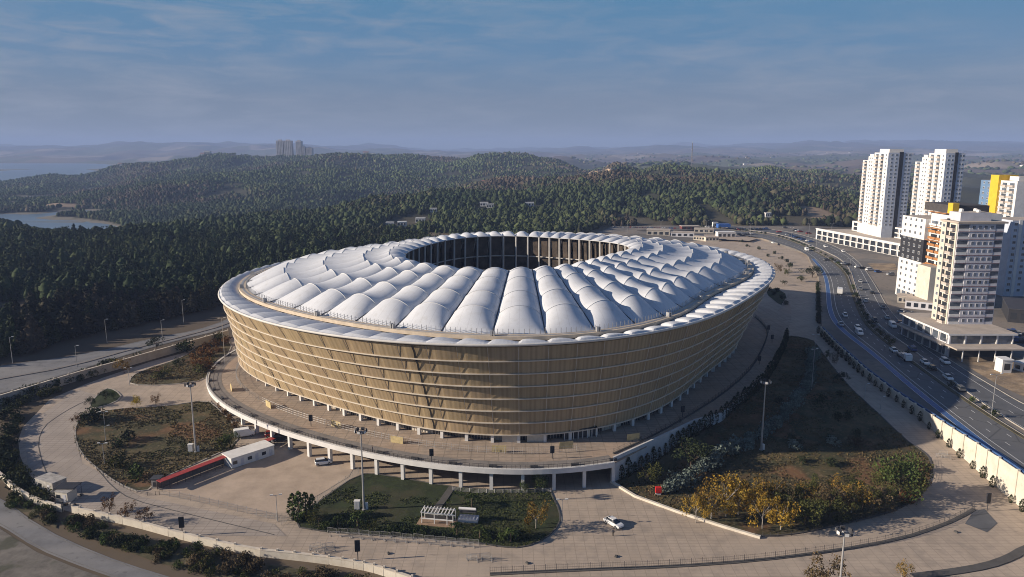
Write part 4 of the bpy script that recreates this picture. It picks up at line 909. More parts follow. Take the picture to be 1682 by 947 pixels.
# left lawn and gardens
for px, py, h, pal, k_, lb in [(225, 667, 3.8, 'bright', 'tree', 'small bright yellow tree at the top of the left lawn'), (256, 663, 3.2, 'rust', 'tree', 'small reddish tree right of the bright yellow one'), (211, 724, 3.6, 'dark', 'bush', 'dark round shrub in the middle of the left lawn'), (189, 736, 3, 'dark', 'bush', 'smaller dark shrub left of the middle of the left lawn'), (174, 657, 3.8, 'dark', 'tree', 'dark tree on the tiny traffic island'), (186, 655, 3.2, 'green', 'tree', 'green tree on the right of the tiny traffic island'), (150, 667, 3.4, 'dark', 'tree', 'dark tree at the left tip of the tiny island'),
 (131, 697, 3.6, 'rust', 'tree', 'red-brown tree at the left tip of the left lawn'), (204, 612, 5.5, 'gold', 'tree', 'yellow-green tree by the lamp at the garden corner'), (258, 575, 6, 'dark', 'tree', 'dark round tree between the left road wall and the promenade'), (307, 578, 5.5, 'dark', 'bush', 'dark bush at the upper rim of the upper left garden'), (226, 592, 3.5, 'dark', 'bush', 'dark shrub near the left road wall'), (296, 607, 5, 'dark', 'tree', 'dark evergreen in the upper left garden'), (275, 620, 4, 'olive', 'tree', 'olive tree in the front of the upper left garden'), (260, 622, 3.2, 'olive', 'bush', 'olive bush left of the olive tree in the upper left garden'),
 (378, 735, 5, 'green', 'tree', 'green tree at the right corner of the left lawn beside the containers'), (366, 740, 4, 'olive', 'bush', 'yellow-green bush left of the corner tree of the left lawn'), (197, 768, 4, 'olive', 'bush', 'olive bush near the lower lamp of the left lawn'), (225, 785, 4.2, 'green', 'bush', 'green bush at the bottom of the left lawn'), (155, 690, 4.6, 'dark', 'bush', 'largest dark shrub at the left end of the left lawn'), (145, 695, 4, 'dark', 'bush', 'dark shrub beside the largest one at the left end')]: pl_(k_, pal, px, py, h, lb, 'tree' if k_ == 'tree' else 'shrub')
for px, py in [(330, 585), (342, 575), (352, 568), (362, 560), (350, 585), (338, 598), (358, 578), (372, 566), (325, 600), (345, 610), (332, 612), (318, 590)]: pl_('bush', 'rust' if rnd.random() < .75 else 'olive', px, py, rnd.uniform(2.6, 3.8), 'rust coloured bush in the upper left garden beside the terrace', 'bush', name='bush', group='rust coloured bushes of the upper left garden')
for px, py in [(365, 668), (377, 690), (385, 703), (371, 680)]: pl_('bush', 'rust', px, py, 2.2, 'reddish shrub along the terrace foot on the left lawn', 'shrub', group='reddish shrubs along the terrace foot')
for px, py, lb in [(180, 840, 'leafless pinkish sapling left of the other two by the cream wall'), (211, 852, 'pinkish sapling in the middle of the three by the cream wall'), (238, 860, 'taller red-brown sapling right of the other two by the cream wall')]: pl_('tree', 'rust', px, py, 4.2, lb, 'sapling', name='sapling', w=.8)
# dark bushes between the left road and the promenade, and on the bank outside the cream wall
bp_ = resample(chaikin(Gs([(6, 668), (36, 655), (60, 645), (100, 632), (140, 622), (185, 600)]), 1), 3.2) + resample(chaikin(Gs([(8, 690), (30, 668), (60, 655), (95, 643)]), 1), 3.4) + resample(chaikin(Gs([(30, 690), (14, 715), (12, 745), (22, 775), (44, 805), (74, 828)]), 1), 2.6) + resample(chaikin(Gs([(8, 720), (2, 745), (8, 775), (30, 805)]), 1), 2.8)
for x, y in bp_: plant('bush', rnd.choice(['dark', 'dark', 'olive']), x + rnd.uniform(-1, 1), y + rnd.uniform(-1, 1), rnd.uniform(2.2, 3.8), 'dark bush in the thick belt outside the curved promenade', 'bush', name='bush', group='bushes of the belt outside the promenade')
bk = Gs([(16, 812), (60, 832), (98, 846), (92, 868), (50, 850), (15, 828)]); bk2 = Gs([(112, 850), (300, 900), (430, 926), (560, 945), (640, 965), (600, 985), (430, 965), (260, 925), (110, 870)])
drape('bank_soil', bk, overlay(mat('bank', (.09, .08, .045), .95, .3, .4, bump=.5), 'noise', .3, (.20, .15, .10), .7, (.55, .65)), .2); drape('bank_soil', bk2, MATS['bank'], .2)
nb = 0
while nb < 150:
    px, py = rnd.uniform(10, 620), rnd.uniform(805, 975); x, y = G(px, py)
    if bool(pip(np.array([x]), np.array([y]), bk)[0]) or (bool(pip(np.array([x]), np.array([y]), bk2)[0]) and rnd.random() < (1 if px < 300 else .5)): plant('bush', rnd.choice(['dark', 'olive', 'green', 'brown']) if px < 330 else rnd.choice(['brown', 'brown', 'olive']), x, y, rnd.uniform(1.3, 2.4), 'low scrubby bush on the bank between the cream wall and the lower road', 'bush', name='bush', group='scrub bushes on the bank below the cream wall'); nb += 1
# promenade by the right wall: row of small cypresses, back plaza trees, median shrubs
wp = resample([(x - 1.2, y - .6) for x, y in wr2[1:]], 5.2)
for x, y in wp: plant('spire', 'dark', x + rnd.uniform(-.2, .2), y, rnd.uniform(2.2, 3.4), 'small dark cypress standing against the long cream highway wall', 'cypress', group='small cypresses along the highway wall', w=1.6)
mdp = [(x + .7, y) for x, y in resample(MLw, 7)]
for x, y in mdp:
    if rnd.random() < .75: plant('bush', rnd.choice(['dark', 'green', 'olive']), x, y, rnd.uniform(1.4, 2.4), 'clipped round shrub in the highway median', 'shrub', group='round shrubs in the highway median', z=PLAT + .2)
for px, py, h, w_, pal, lb in [(1334, 455, 8, 1.6, 'dark', 'broad dark tree by the bend of the highway wall'), (1316, 462, 4, 1.4, 'green', 'small dark tree left of the broad one at the wall bend'), (1278, 447, 6, .9, 'brown', 'thin brown tree on the back plaza beside the stadium rim'), (1294, 452, 5, 1, 'olive', 'yellow-green tree on the back plaza'), (1297, 441, 4.5, 1, 'dark', 'dark tree behind the yellow-green one on the back plaza'), (1288, 468, 3.5, 1, 'dark', 'dark shrub-like tree at the front of the back plaza'), (1380, 627, 3.8, 1.5, 'dark', 'dark spreading tree beside the promenade at the lawn edge'), (1370, 598, 4.5, .7, 'brown', 'bare thin tree on the right promenade'), (1362, 590, 3.8, .7, 'olive', 'thin tree near the top of the right promenade')]: pl_('tree', pal, px, py, h, lb, 'tree', w=w_)
for px, py in [(1262, 421), (1246, 409), (1228, 405), (1271, 416), (1283, 425), (1292, 430), (1298, 436), (1218, 397), (1262, 477), (1276, 478), (1286, 490), (1290, 500), (1270, 484)]: pl_('bush', 'dark', px, py, 2.6, 'dark shrub among the beds of the back plaza', 'shrub', group='dark shrubs on the back plaza')
for x, y in resample([(WR[0][0] - .6, WR[0][1]), P(1346, 500), P(1345, 462)], 3): plant('bush', 'dark', x, y, 2.4, 'dark hedge plant along the upper highway wall', 'hedge', name='hedge', group='hedge plants on the upper highway wall')
pl_('tree', 'brown', 1352, 985, 8, 'brown tree crown rising at the very bottom edge of the picture', 'tree', w=1.0)
pl_('tree', 'gold', 1481, 950, 3.6, 'tiny round golden tree on the lower right paving', 'tree', w=.9, bark=barkp)

# ------------------------------------------------------------------ buildings
def tpl(kind, mb, x, y, z, a, d):
    """adds one window or balcony at a facade point; local x along the wall, y outward"""
    c, s = math.cos(a), math.sin(a)
    def bx(x0, y0, z0, x1, y1, z1, m): mb.box(x0, y0, z + z0, x1, y1, z + z1, m, a, x, y)
    w_, h_ = d
    if kind == 'window': bx(-w_ / 2, -.1, 0, w_ / 2, .07, h_, 0); bx(-w_ / 2 + .1, .0, .1, -.04, .10, h_ - .1, 1); bx(.04, .0, .1, w_ / 2 - .1, .10, h_ - .1, 1)
    elif kind == 'balcony':
        bx(-w_ / 2, 0, -.18, w_ / 2, 1.3, 0, 0); bx(-w_ / 2, 1.18, 0, w_ / 2, 1.3, 1.0, 2); bx(-w_ / 2, 0.02, 0, -w_ / 2 + .1, 1.18, 1., 2); bx(w_ / 2 - .1, .02, 0, w_ / 2, 1.18, 1., 2)
        bx(-w_ * .44, -.05, .05, w_ * .44, .05, 2.25, 1)
    elif kind == 'loggia': bx(-w_ / 2, -.1, 0, w_ / 2, .03, h_, 1); bx(-w_ / 2, -.1, 0, w_ / 2, .22, .95, 2); bx(-w_ / 2, -.1, -.2, w_ / 2, .26, 0, 0)
    elif kind == 'shopfront': bx(-w_ / 2, -.1, 0, w_ / 2, .05, h_, 1); bx(-w_ / 2 - .35, -.1, -.1, -w_ / 2 + .02, .5, h_ + .2, 0)
class Bld:
    def __init__(s, name, label, cat, x, y, z, group=None): s.r = thing(name, label, cat, (x, y, z), 0, group); s.o = (x, y, z); s.items = {}; s.zero = (x, y, z)
    def vol(s, pts, z0, z1, m, name='wall', mtop=None):
        b = MB(); b.prism(pts, z0, z1, 0, 1 if mtop else None); b.v = [(x - s.o[0], y - s.o[1], z - s.o[2]) for x, y, z in b.v]; return b.build(name, [m] + ([mtop] if mtop else []), s.r)
    def box(s, x0, y0, z0, x1, y1, z1, m, name='wall', mtop=None): return s.vol([(x0, y0), (x1, y0), (x1, y1), (x0, y1)], z0, z1, m, name, mtop)
    def row(s, A, B, z, kind, n, d, mats, inset=0, skip=None):
        L_ = math.dist(A, B); a = math.atan2(B[1] - A[1], B[0] - A[0])

        for i in range(n):
            if skip and i in skip: continue
            t = inset + (1 - 2 * inset) * (i + .5) / n; s.items.setdefault((kind, d, mats), []).append((A[0] + (B[0] - A[0]) * t, A[1] + (B[1] - A[1]) * t, z, a))
    def done(s):
        nm = {}
        for (kind, d, mats), L_ in s.items.items():
            ms = [MATS[q] for q in mats]; L_.sort(key=lambda q: q[0] ** 2 + q[1] ** 2 + q[2] ** 2 * .1); used = nm.get(kind, 0); cap = max(0, 98 - used); cache = {}
            for (x, y, z, a) in L_[:cap]:
                if a not in cache: b = MB(); tpl(kind, b, 0, 0, 0, a, d); cache[a] = b.mesh(kind, ms)
                link(kind, cache[a], s.r, (x - s.o[0], y - s.o[1], z - s.o[2]))
            nm[kind] = used + min(cap, len(L_))
            if len(L_) > cap:
                b = MB()
                for (x, y, z, a) in L_[cap:]: tpl(kind, b, x - s.o[0], y - s.o[1], z - s.o[2], a, d)
                o = b.build(kind + '_rows', ms, s.r); o['kind'] = 'stuff'
        return s.r
WM = ('white_paint', 'window_glass', 'white_paint'); GM = ('grey_render', 'window_glass', 'grey_render'); TM = ('white_paint', 'window_glass', 'tan_rail')
mat('tan_rail', (.50, .44, .39), .8, .1, .5)
def west(x, y0, y1): return ((x, y0), (x, y1))      # walking so that outward is -x
def south(y, x0, x1): return ((x1, y), (x0, y))
# two white towers
b = Bld('apartment_tower', 'left one of the two tall white balconied towers behind the long white mall', 'tower', 289, 570, 16.5)
b.box(289, 570, 16, 307, 592, 81.8, MATS['white_paint'], 'wall', roofm); b.box(288.8, 592.02, 16, 306, 601, 78.8, MATS['white_paint'], 'wall', roofm); b.box(289.3, 601.02, 16, 305, 611, 75.6, MATS['white_paint'], 'wall', roofm)
b.box(291, 573, 81.8, 302, 588, 84.6, MATS['white_paint'], 'penthouse', roofm); b.box(289.5, 594, 78.8, 300, 600, 80.6, MATS['white_paint'], 'penthouse', roofm)
b.box(297.5, 569.6, 16, 300.5, 570.1, 82.4, blackp, 'dark_strip'); b.box(288.9, 569.85, 16, 297.45, 569.98, 81.9, bluegray, 'face_sheet'); b.box(300.55, 569.85, 16, 307.1, 569.98, 81.9, bluegray, 'face_sheet')  # blue-grey sheets put the shade of the south side into the wall colour
for f in range(20):
    z = 25.0 + f * 2.82
    b.row(*south(569.85, 290, 297), z + .8, 'window', 2, (1.5, 1.35), WM); b.row(*south(569.85, 301.5, 306.5), z + .8, 'window', 2, (1.5, 1.35), WM)
    b.row(*west(289, 571, 575), z + .8, 'window', 1, (1.5, 1.4), WM); b.row(*west(289, 576, 582.5), z, 'balcony', 1, (4.6, 2.3), TM); b.row(*west(289, 584, 590.5), z, 'balcony', 1, (4.6, 2.3), TM)
    if f < 19: b.row(*west(288.8, 593, 600), z + .8, 'window', 2, (1.5, 1.4), WM)
    if f < 18: b.row(*west(289.3, 602, 610), z, 'balcony', 1, (5.2, 2.3), TM)
t1 = b.done(); t2 = copy_tree(t1, (294, 503, 16.5), 0, 'right one of the two tall white balconied towers behind the long white mall'); t2.scale = (.72, .92, 1)
# long white mall
b = Bld('shopping_mall', 'long low white mall with a grid of openings below the two white towers', 'mall', 263, 632, PLAT)
b.vol([(264, 632), (287, 496), (420, 496), (420, 640)], PLAT, 16.4, MATS['white_paint'], 'wall', roofm)
b.vol([(263.6, 632.6), (286.7, 495.5), (421, 495.5), (421, 497), (288, 497), (265.2, 632.6)], 16.4, 17.2, MATS['white_paint'], 'parapet')
b.vol([(290, 622), (304, 544), (420, 544.5), (420, 639)], 16.42, 24.6, MATS['white_paint'], 'upper_storey', roofm)
for z, h_ in ((PLAT + .3, 3.6), (PLAT + 4.7, 3.3)): b.row((286.9, 496), (263.9, 632), z, 'shopfront', 17, (6.4, h_), ('white_paint', 'dark_glass'), .01)
for z, h_ in ((17.3, 2.6), (20.8, 2.6)): b.row((303.8, 545), (289.9, 621), z, 'shopfront', 8, (7.6, h_), ('white_paint', 'dark_glass'), .01)
b.done()
# block A
b = Bld('apartment_block', 'white block with a black band and orange trimmed balconies left of the grey block', 'apartment block', 208, 352, PLAT)
b.box(208, 367, PLAT, 236, 389, 28, MATS['white_paint']); b.box(208.1, 367, 28, 236, 389, 39.6, blackp, 'black_band'); b.box(208, 367, 39.6, 236, 389, 50.2, MATS['white_paint'], 'wall', roofm)
b.box(210.5, 352, PLAT, 236, 366.98, 54, MATS['white_paint'], 'wall', roofm); b.box(214, 356, 54, 232, 380, 57.8, mat('dark_roof_shed', (.07, .065, .065), .8), 'roof_shed'); b.box(213, 354, 54, 216, 358, 59, yellowp, 'stair_tower')
b.box(203.5, 350.5, PLAT, 209.5, 362, 28.2, cream, 'plain_annex', roofm)
for f in range(1, 13):
    z = PLAT + f * 3.3 + .9
    if z < 49: b.row(*west(208 if not 28 < z < 39.6 else 208.1, 368, 388), z + .3, 'window', 4, (1.7, 1.5), WM)
    bm_ = ('orange_trim', 'dark_glass', 'orange_trim'); b.row(*west(210.5, 352.5, 366.5), z - .6, 'balcony', 2, (6.2, 2.3), bm_ if 25 < z < 46 else ('orange_trim', 'window_glass', 'white_paint'))
for z in (39.7, 54.0, 46, 27.6): b.box(208.6, 351.7, z, 210.4, 366.9, z + .3, orange, 'orange_trim')
b.row(*west(208, 368, 388), PLAT + .2, 'shopfront', 4, (4.3, 3.2), WM); b.row(*south(352, 212, 235), 30, 'window', 4, (1.7, 1.5), WM); b.done()
# block B
b = Bld('apartment_block', 'grey thirteen storey block with dark red floor lines above a flat-roofed shop podium', 'apartment block', 172, 281, PLAT)
b.box(172.3, 281.3, 16.4, 190, 292, 56.6, grayp); b.box(172, 281.6, 16.4, 172.28, 292.2, 56.6, cream, 'face_sheet'); b.box(176.6, 281, 16.4, 186.5, 281.28, 56.6, grayp, 'front_panel'); b.box(171.6, 280.4, 56.62, 190.8, 292.6, 57.3, MATS['flat_roof'], 'roof_slab')
b.box(171.7, 286.6, 16.4, 171.98, 288.2, 58, blackp, 'dark_strip')
b.box(174, 283.5, 57.3, 186, 291, 60.6, grayp, 'penthouse', roofm)
b.box(165, 267, PLAT, 189, 301, 16, MATS['grey_render'], 'podium'); b.box(164, 266, 16, 190, 302, 16.7, MATS['white_paint'], 'podium_roof', roofm); b.box(163.6, 259.5, 12, 190, 266.9, 12.5, MATS['flat_roof'], 'awning'); b.box(162, 267, 11.9, 164.9, 301, 12.3, MATS['flat_roof'], 'awning')
b.box(165.5, 266.6, 7.6, 188.6, 266.98, 11.9, blackp, 'recess_shade')  # black sheet painted in for the shade below the awning
b.row(*south(267, 165, 189), 12.7, 'shopfront', 4, (5, 3), WM); b.row(*west(165, 268, 300), 12.7, 'shopfront', 6, (4.6, 3), WM); b.row(*west(165, 268, 300), 7.8, 'shopfront', 6, (4.8, 3.8), WM)
for x in (166, 172, 178, 184, 189): b.box(x, 259.8, PLAT, x + .3, 260.1, 12, MATS['white_paint'], 'awning_post')
for f in range(13):
    z = 16.75 + f * 3.07
    b.box(172.2, 280.85, z - .2, 189.6, 280.98 + .3, z - .07, redb, 'floor_line') if f else None
    b.row(*south(281, 177, 186.3), z + .9, 'window', 4, (1.15, 1.35), GM); b.row(*south(281.3, 172.4, 176.4), z + .05, 'loggia', 1, (3.9, 2.5), ('grey_render', 'window_glass', 'white_paint')); b.row(*south(281.3, 186.6, 189.8), z + .05, 'loggia', 1, (3.1, 2.5), ('grey_render', 'window_glass', 'grey_render'))
    b.row(*west(172, 282, 286.4), z + .05, 'balcony', 1, (3.6, 2.3), ('white_paint', 'dark_glass', 'tan_rail')); b.row(*west(172, 288.4, 292), z + .8, 'window', 1, (1.5, 1.4), WM)
b.done()
for i, (x, y) in enumerate([(175.5, 286), (178, 290), (181.5, 284.8), (184, 290.5)]):
    m = MB(); m.tube((0, -.9, .6), (0, .9, .6), .45, k=10); m.box(-.5, -.8, 0, .5, .8, .25); tag(m.build('water_tank', MATS['white_paint']), 'small white water tank on the roof of the grey block', 'tank', 'water tanks on the grey block').location = (x, y, 60.6)
# yellow striped tower and neighbours
b = Bld('apartment_tower', 'white tower with a tall yellow stripe and blue-grey flank at the right edge', 'tower', 290, 425, PLAT)
b.box(290, 445, PLAT, 312, 456, 66, mat('slate_blue', (.13, .22, .36), .7, .1, .4), 'wall', roofm); b.box(288.6, 437.5, PLAT, 300, 444.98, 69.5, yellowp, 'yellow_stripe'); b.box(290, 423, PLAT, 318, 437.4, 66.5, MATS['white_paint'], 'wall', roofm); b.box(294, 428, 66.5, 310, 436, 69, MATS['white_paint'], 'penthouse', roofm)
for f in range(18):
    z = PLAT + 2 + f * 3.15; b.row(*west(290, 446, 455), z + .8, 'window', 2, (1.4, 1.4), WM); b.row(*west(290, 424, 437), z, 'balcony', 2, (4.6, 2.3), TM)
b.done()
b = Bld('apartment_tower', 'blue-grey tower with white stripes cut by the right edge of the picture', 'tower', 262, 382, PLAT)
b.box(262, 382, PLAT, 300, 402, 48, bluegray, 'wall', roofm)
for x in (265.6, 272.5, 279, 286): b.box(x, 381.8, PLAT, x + 1.6, 381.98, 48.5, MATS['white_paint'], 'white_stripe')
for f in range(12):
    for x in (262.3, 267.8, 274.5, 281): b.row(*south(382, x, x + 3.4), PLAT + 2.6 + f * 3.2, 'window', 1, (1.8, 1.5), WM)
b.done()
# smaller buildings of the right side
def shed(name, label, cat, A, B, dep, h, m, mr, group=None, z=PLAT, win=0, roof='flat'):
    """long low building from A to B (front edge), reaching dep away from the viewer"""
    L_ = math.dist(A, B); a = math.atan2(B[1] - A[1], B[0] - A[0]); r = thing(name, label, cat, (A[0], A[1], z), a, group)
    q = MB(); q.box(0, 0, -1, L_, dep, h); q.build('wall', m, r); q = MB()
    if roof == 'gable': 
        n = len(q.v); q.v += [(-.4, -.4, h), (L_ + .4, -.4, h), (L_ + .4, dep + .4, h), (-.4, dep + .4, h), (-.4, dep / 2, h + dep * .2), (L_ + .4, dep / 2, h + dep * .2)]
        for f in ((0, 1, 5, 4), (2, 3, 4, 5), (0, 4, 3), (1, 2, 5), (0, 3, 2, 1)): q.face(tuple(n + i for i in f))
    else: q.box(-.3, -.3, h, L_ + .3, dep + .3, h + .35)
    q.build('roof', mr, r)
    for i in range(win): q = MB(); x = L_ * (i + .5) / win; q.box(x - L_ / win * .3, -.06, h * .25, x + L_ / win * .3, .04, h * .75); q.build('window', glassd, r)
    return r
shed('kiosk', 'white cube-shaped kiosk beside the rubble lot at the right edge', 'kiosk', P(1645, 612), P(1661, 612), 4, 4.6, white, white, win=1)
shed('shed', 'long white shed roof running out of the picture beside the white cube kiosk', 'shed', P(1664, 606), P(1720, 622), 5, 2.8, white, white, win=4)
shed('annex_building', 'low grey flat-roofed shop between the highway lane and the white and orange block', 'shop', P(1486, 505), P(1534, 510), 12, 4.0, grayp, MATS['flat_roof'], win=4)
shed('annex_building', 'small grey building at the foot of the white block with black band', 'shop', P(1474, 496), P(1498, 498), 8, 3.2, conc, roofm, win=3)
shed('warehouse', 'dark roofed warehouse behind the grey block at the right edge', 'warehouse', P(1655, 528), P(1740, 536), 30, 6, blackp, mat('dark_sheet', (.06, .06, .07), .6), win=5)
shed('warehouse', 'sand coloured low building beyond the dark warehouse at the right edge', 'warehouse', P(1652, 474), P(1720, 482), 14, 5, mat('sand_wall', (.48, .36, .22), .9), roofm, win=4)
mk = [((1062, 385), (1100, 386), 5, 14, conc, roofm), ((1102, 387), (1140, 388), 4, 12, grayp, roofm), ((1139, 392), (1157, 393), 3.2, 5, cream, roofm), ((1159, 394), (1181, 394), 3.2, 5, cream, roofm), ((1179, 389), (1208, 389), 5, 8, MATS['white_paint'], MATS['white_paint']), ((1140, 380), (1172, 381), 3.5, 10, conc, roofm), ((1120, 376), (1150, 376), 3.5, 10, redb, MATS['flat_roof'])]
ml = ['grey long market shed at the left end of the row behind the stadium', 'blue-grey market shed second in the row behind the stadium', 'small cream stall between the grey shed and the wider cream stall', 'wider cream stall left of the white market building', 'white market building standing out right of the cream stalls', 'plain concrete shed behind the cream stalls', 'dark red shed farthest back in the market behind the stadium']
for (a, b_, h_, dp, m1, m2), lb in zip(mk, ml): shed('market_shed', lb, 'shed', GZ(*a, 7), GZ(*b_, 7), dp, h_, m1, m2, z=6.4, win=4)
x, y = P(1188, 374); m = MB(); m.box(-6, -4, 4.4, 6, 4, 5.2)
for sx in (-5.5, 5.5):
    for sy in (-3.5, 3.5): m.box(sx - .15, sy - .15, 0, sx + .15, sy + .15, 4.4)
m.box(-6, -4.1, 2.2, 6, -3.9, 4.4); m.box(-6.1, -4, 1.5, -5.9, 4, 4.4); tag(m.build('blue_canopy', mat('blue_tarp', (.04, .13, .42), .6, .15, .8)), 'bright blue tarpaulin canopy at the wood edge behind the stadium', 'canopy').location = (x, y, hz(x, y) if y > 640 else PLAT)
# towers and houses on the far ridge
def far_z(px, Y): c = (px - 841) / 1218.; return c * Y, Y, hz(c * Y, Y)
for px0, px1, top, lb in [(455, 466, 230, 'tallest left tower of the tight pair on the far ridge'), (467.5, 480, 230, 'right tower of the tight pair on the far ridge'), (487, 496, 231, 'slim tower right of the tight pair on the far ridge'), (497.5, 502, 240, 'thin low tower beside the slim one on the far ridge'), (504, 513, 242, 'lowest tower at the right end of the far ridge group')]:
    x, Y, z = far_z((px0 + px1) / 2, 2880); wd_ = (px1 - px0) / 1218 * 2880; zt = zpy(2880, top); b = Bld('ridge_tower', lb, 'tower', x, Y, z, 'towers on the far ridge')
    b.box(x - wd_ / 2, Y, z - 3, x + wd_ / 2, Y + 24, zt, mat('far_wall', (.62, .58, .56), .8, .1, .1), 'wall', roofm); b.box(x - wd_ / 4, Y + 5, zt, x + wd_ / 4, Y + 14, zt + 4, MATS['far_wall'], 'penthouse')
    for f in range(int((zt - z) / 3.4)): b.row(*south(Y, x - wd_ / 2 + 1, x + wd_ / 2 - 1), z + 1 + f * 3.4, 'window', 4, (wd_ / 7, 1.8), ('far_wall', 'dark_glass'))
    b.done()
def house(px, Y, w_, h_, lb, mw_, mr_, roof='gable', group=None, py=None):
    if py is not None: x, Y = G(px, py); z = hz(x, Y)
    else: x, Y, z = far_z(px, Y)
    return shed('house', lb, 'house', (x - w_ / 2, Y), (x + w_ / 2, Y), w_ * .7, h_, mw_, mr_, group, z, 3, roof)
tile = mat('red_tiles', (.28, .11, .06), .9, .15, .5)
for px, Y, w_, h_, lb in [(333, 2790, 18, 9, 'white house left on the crest of the far left hill'), (341, 2790, 22, 14, 'taller grey-white house right on the crest of the far left hill'), (196, 2650, 14, 5, 'tiny pale house low on the skyline of the left hill'), (580, 2790, 26, 8, 'white house with round roof left on the ridge right of the towers'), (601, 2790, 20, 12, 'dark-sided house in the middle of the ridge right of the towers'), (613, 2790, 22, 10, 'white house right of the dark-sided one on the ridge'), (560, 2790, 30, 5, 'long low white building on the ridge nearest the far towers'), (848, 2780, 40, 6, 'long pale building on the ridge behind the stadium top')]: house(px, Y, w_, h_ + 5, lb, white, white if w_ > 20 else tile, 'flat' if w_ > 20 else 'gable')
for i, (px, py, w_, c) in enumerate(HP):
    house(px, None, w_ * .62, 4.5, ['low tiled house among the pines of the middle hill', 'small white house half hidden in the pines', 'largest sand coloured house on the bare patch of the right hill'][c], [cream, white, MATS['sand_wall']][c], [tile, white, roofm][c], ['gable', 'flat', 'flat'][c], [None, None, None][c] or 'houses among the pines', py)
hg = np.random.default_rng(9)
for i in range(90):
    c = .12 + .62 * hg.random(); Y = 2900 + 4800 * hg.random() ** 1.2; x = c * Y
    if fbm(np.array([x / 500]), np.array([Y / 700]), 71, 2)[0] < -.02: continue
    z = hz(x, Y); shed('farm_house', 'tiny pale farm building scattered on the hazy plain', 'building', (x, Y), (x + 16 + 30 * hg.random(), Y + 4), 14, 6, white if hg.random() < .6 else cream, white if hg.random() < .5 else tile, 'farm buildings on the far plain', z, 0)
# lattice mast on the hill
x, y = G(1135, 290); z = hz(x, y); H_ = zpy(y, 234) - z; mr_ = thing('radio_mast', 'tall thin lattice radio mast on the wooded hill behind the stadium', 'mast', (x, y, z))
m = MB(); wq = lambda t: 3.0 * (1 - t) + 1.1 * t; N_ = 16
for sx, sy in ((-1, -1), (1, -1), (1, 1), (-1, 1)): m.tube((sx * 3.0 / 2, sy * 3.0 / 2, -1), (sx * .55, sy * .55, H_), .34, .26, 4)
m.build('leg', mat('mast_paint', (.3, .28, .28), .6), mr_); m = MB()
for i in range(N_):
    a, b2 = wq(i / N_) / 2, wq((i + 1) / N_) / 2; z0, z1 = H_ * i / N_, H_ * (i + 1) / N_
    for s_ in (-1, 1): m.tube((-a, s_ * a, z0), (b2, s_ * b2, z1), .16, k=3); m.tube((s_ * a, -a, z0), (s_ * b2, b2, z1), .16, k=3); m.tube((-b2, s_ * b2, z1), (b2, s_ * b2, z1), .16, k=3)
m.build('bracing', MATS['mast_paint'], mr_); m = MB(); m.tube((0, 0, H_), (0, 0, H_ + 5), .2, .1, 5); m.tube((-.9, 0, H_ * .8), (-.9, -.6, H_ * .8), 1.3, k=10); m.build('antenna', white, mr_)

# ------------------------------------------------------------------ vehicles
glass_c = mat('car_glass', (.02, .025, .03), .08, .1, 1, spec=.9); chrome = mat('headlight', (.75, .75, .72), .2, .05, 1)
CP_ = {n: mat('car_' + n, c, .3, .04, 1, spec=.6) for n, c in dict(white=(.78, .78, .77), silver=(.42, .43, .44), grey=(.13, .135, .14), black=(.02, .02, .022), red=(.30, .03, .025), blue=(.04, .08, .22)).items()}
def loft(mb, secs, m=0):
    """secs: list of (x, [(y,z)...]) rings joined lengthwise"""
    pr = None
    for x, ring in secs:
        n = len(mb.v); mb.v += [(x, y, z) for y, z in ring]; k = len(ring)
        if pr is not None:
            for i in range(k): mb.face((pr + i, n + i, n + (i + 1) % k, pr + (i + 1) % k), m)
        else: mb.face(tuple(n + i for i in range(k)), m)
        pr = n
    mb.face(tuple(pr + k - 1 - i for i in range(k)), m)
def ringy(w_, z0, z1, tw_=None): tw_ = tw_ or w_; return [(-w_, z0 + .12), (-w_ * .93, z0), (w_ * .93, z0), (w_, z0 + .12), (w_ * 1.01, (z0 + z1) / 2), (tw_, z1 - .08), (tw_ * .9, z1), (-tw_ * .9, z1), (-tw_, z1 - .08), (-w_ * 1.01, (z0 + z1) / 2)]
CARM = {}
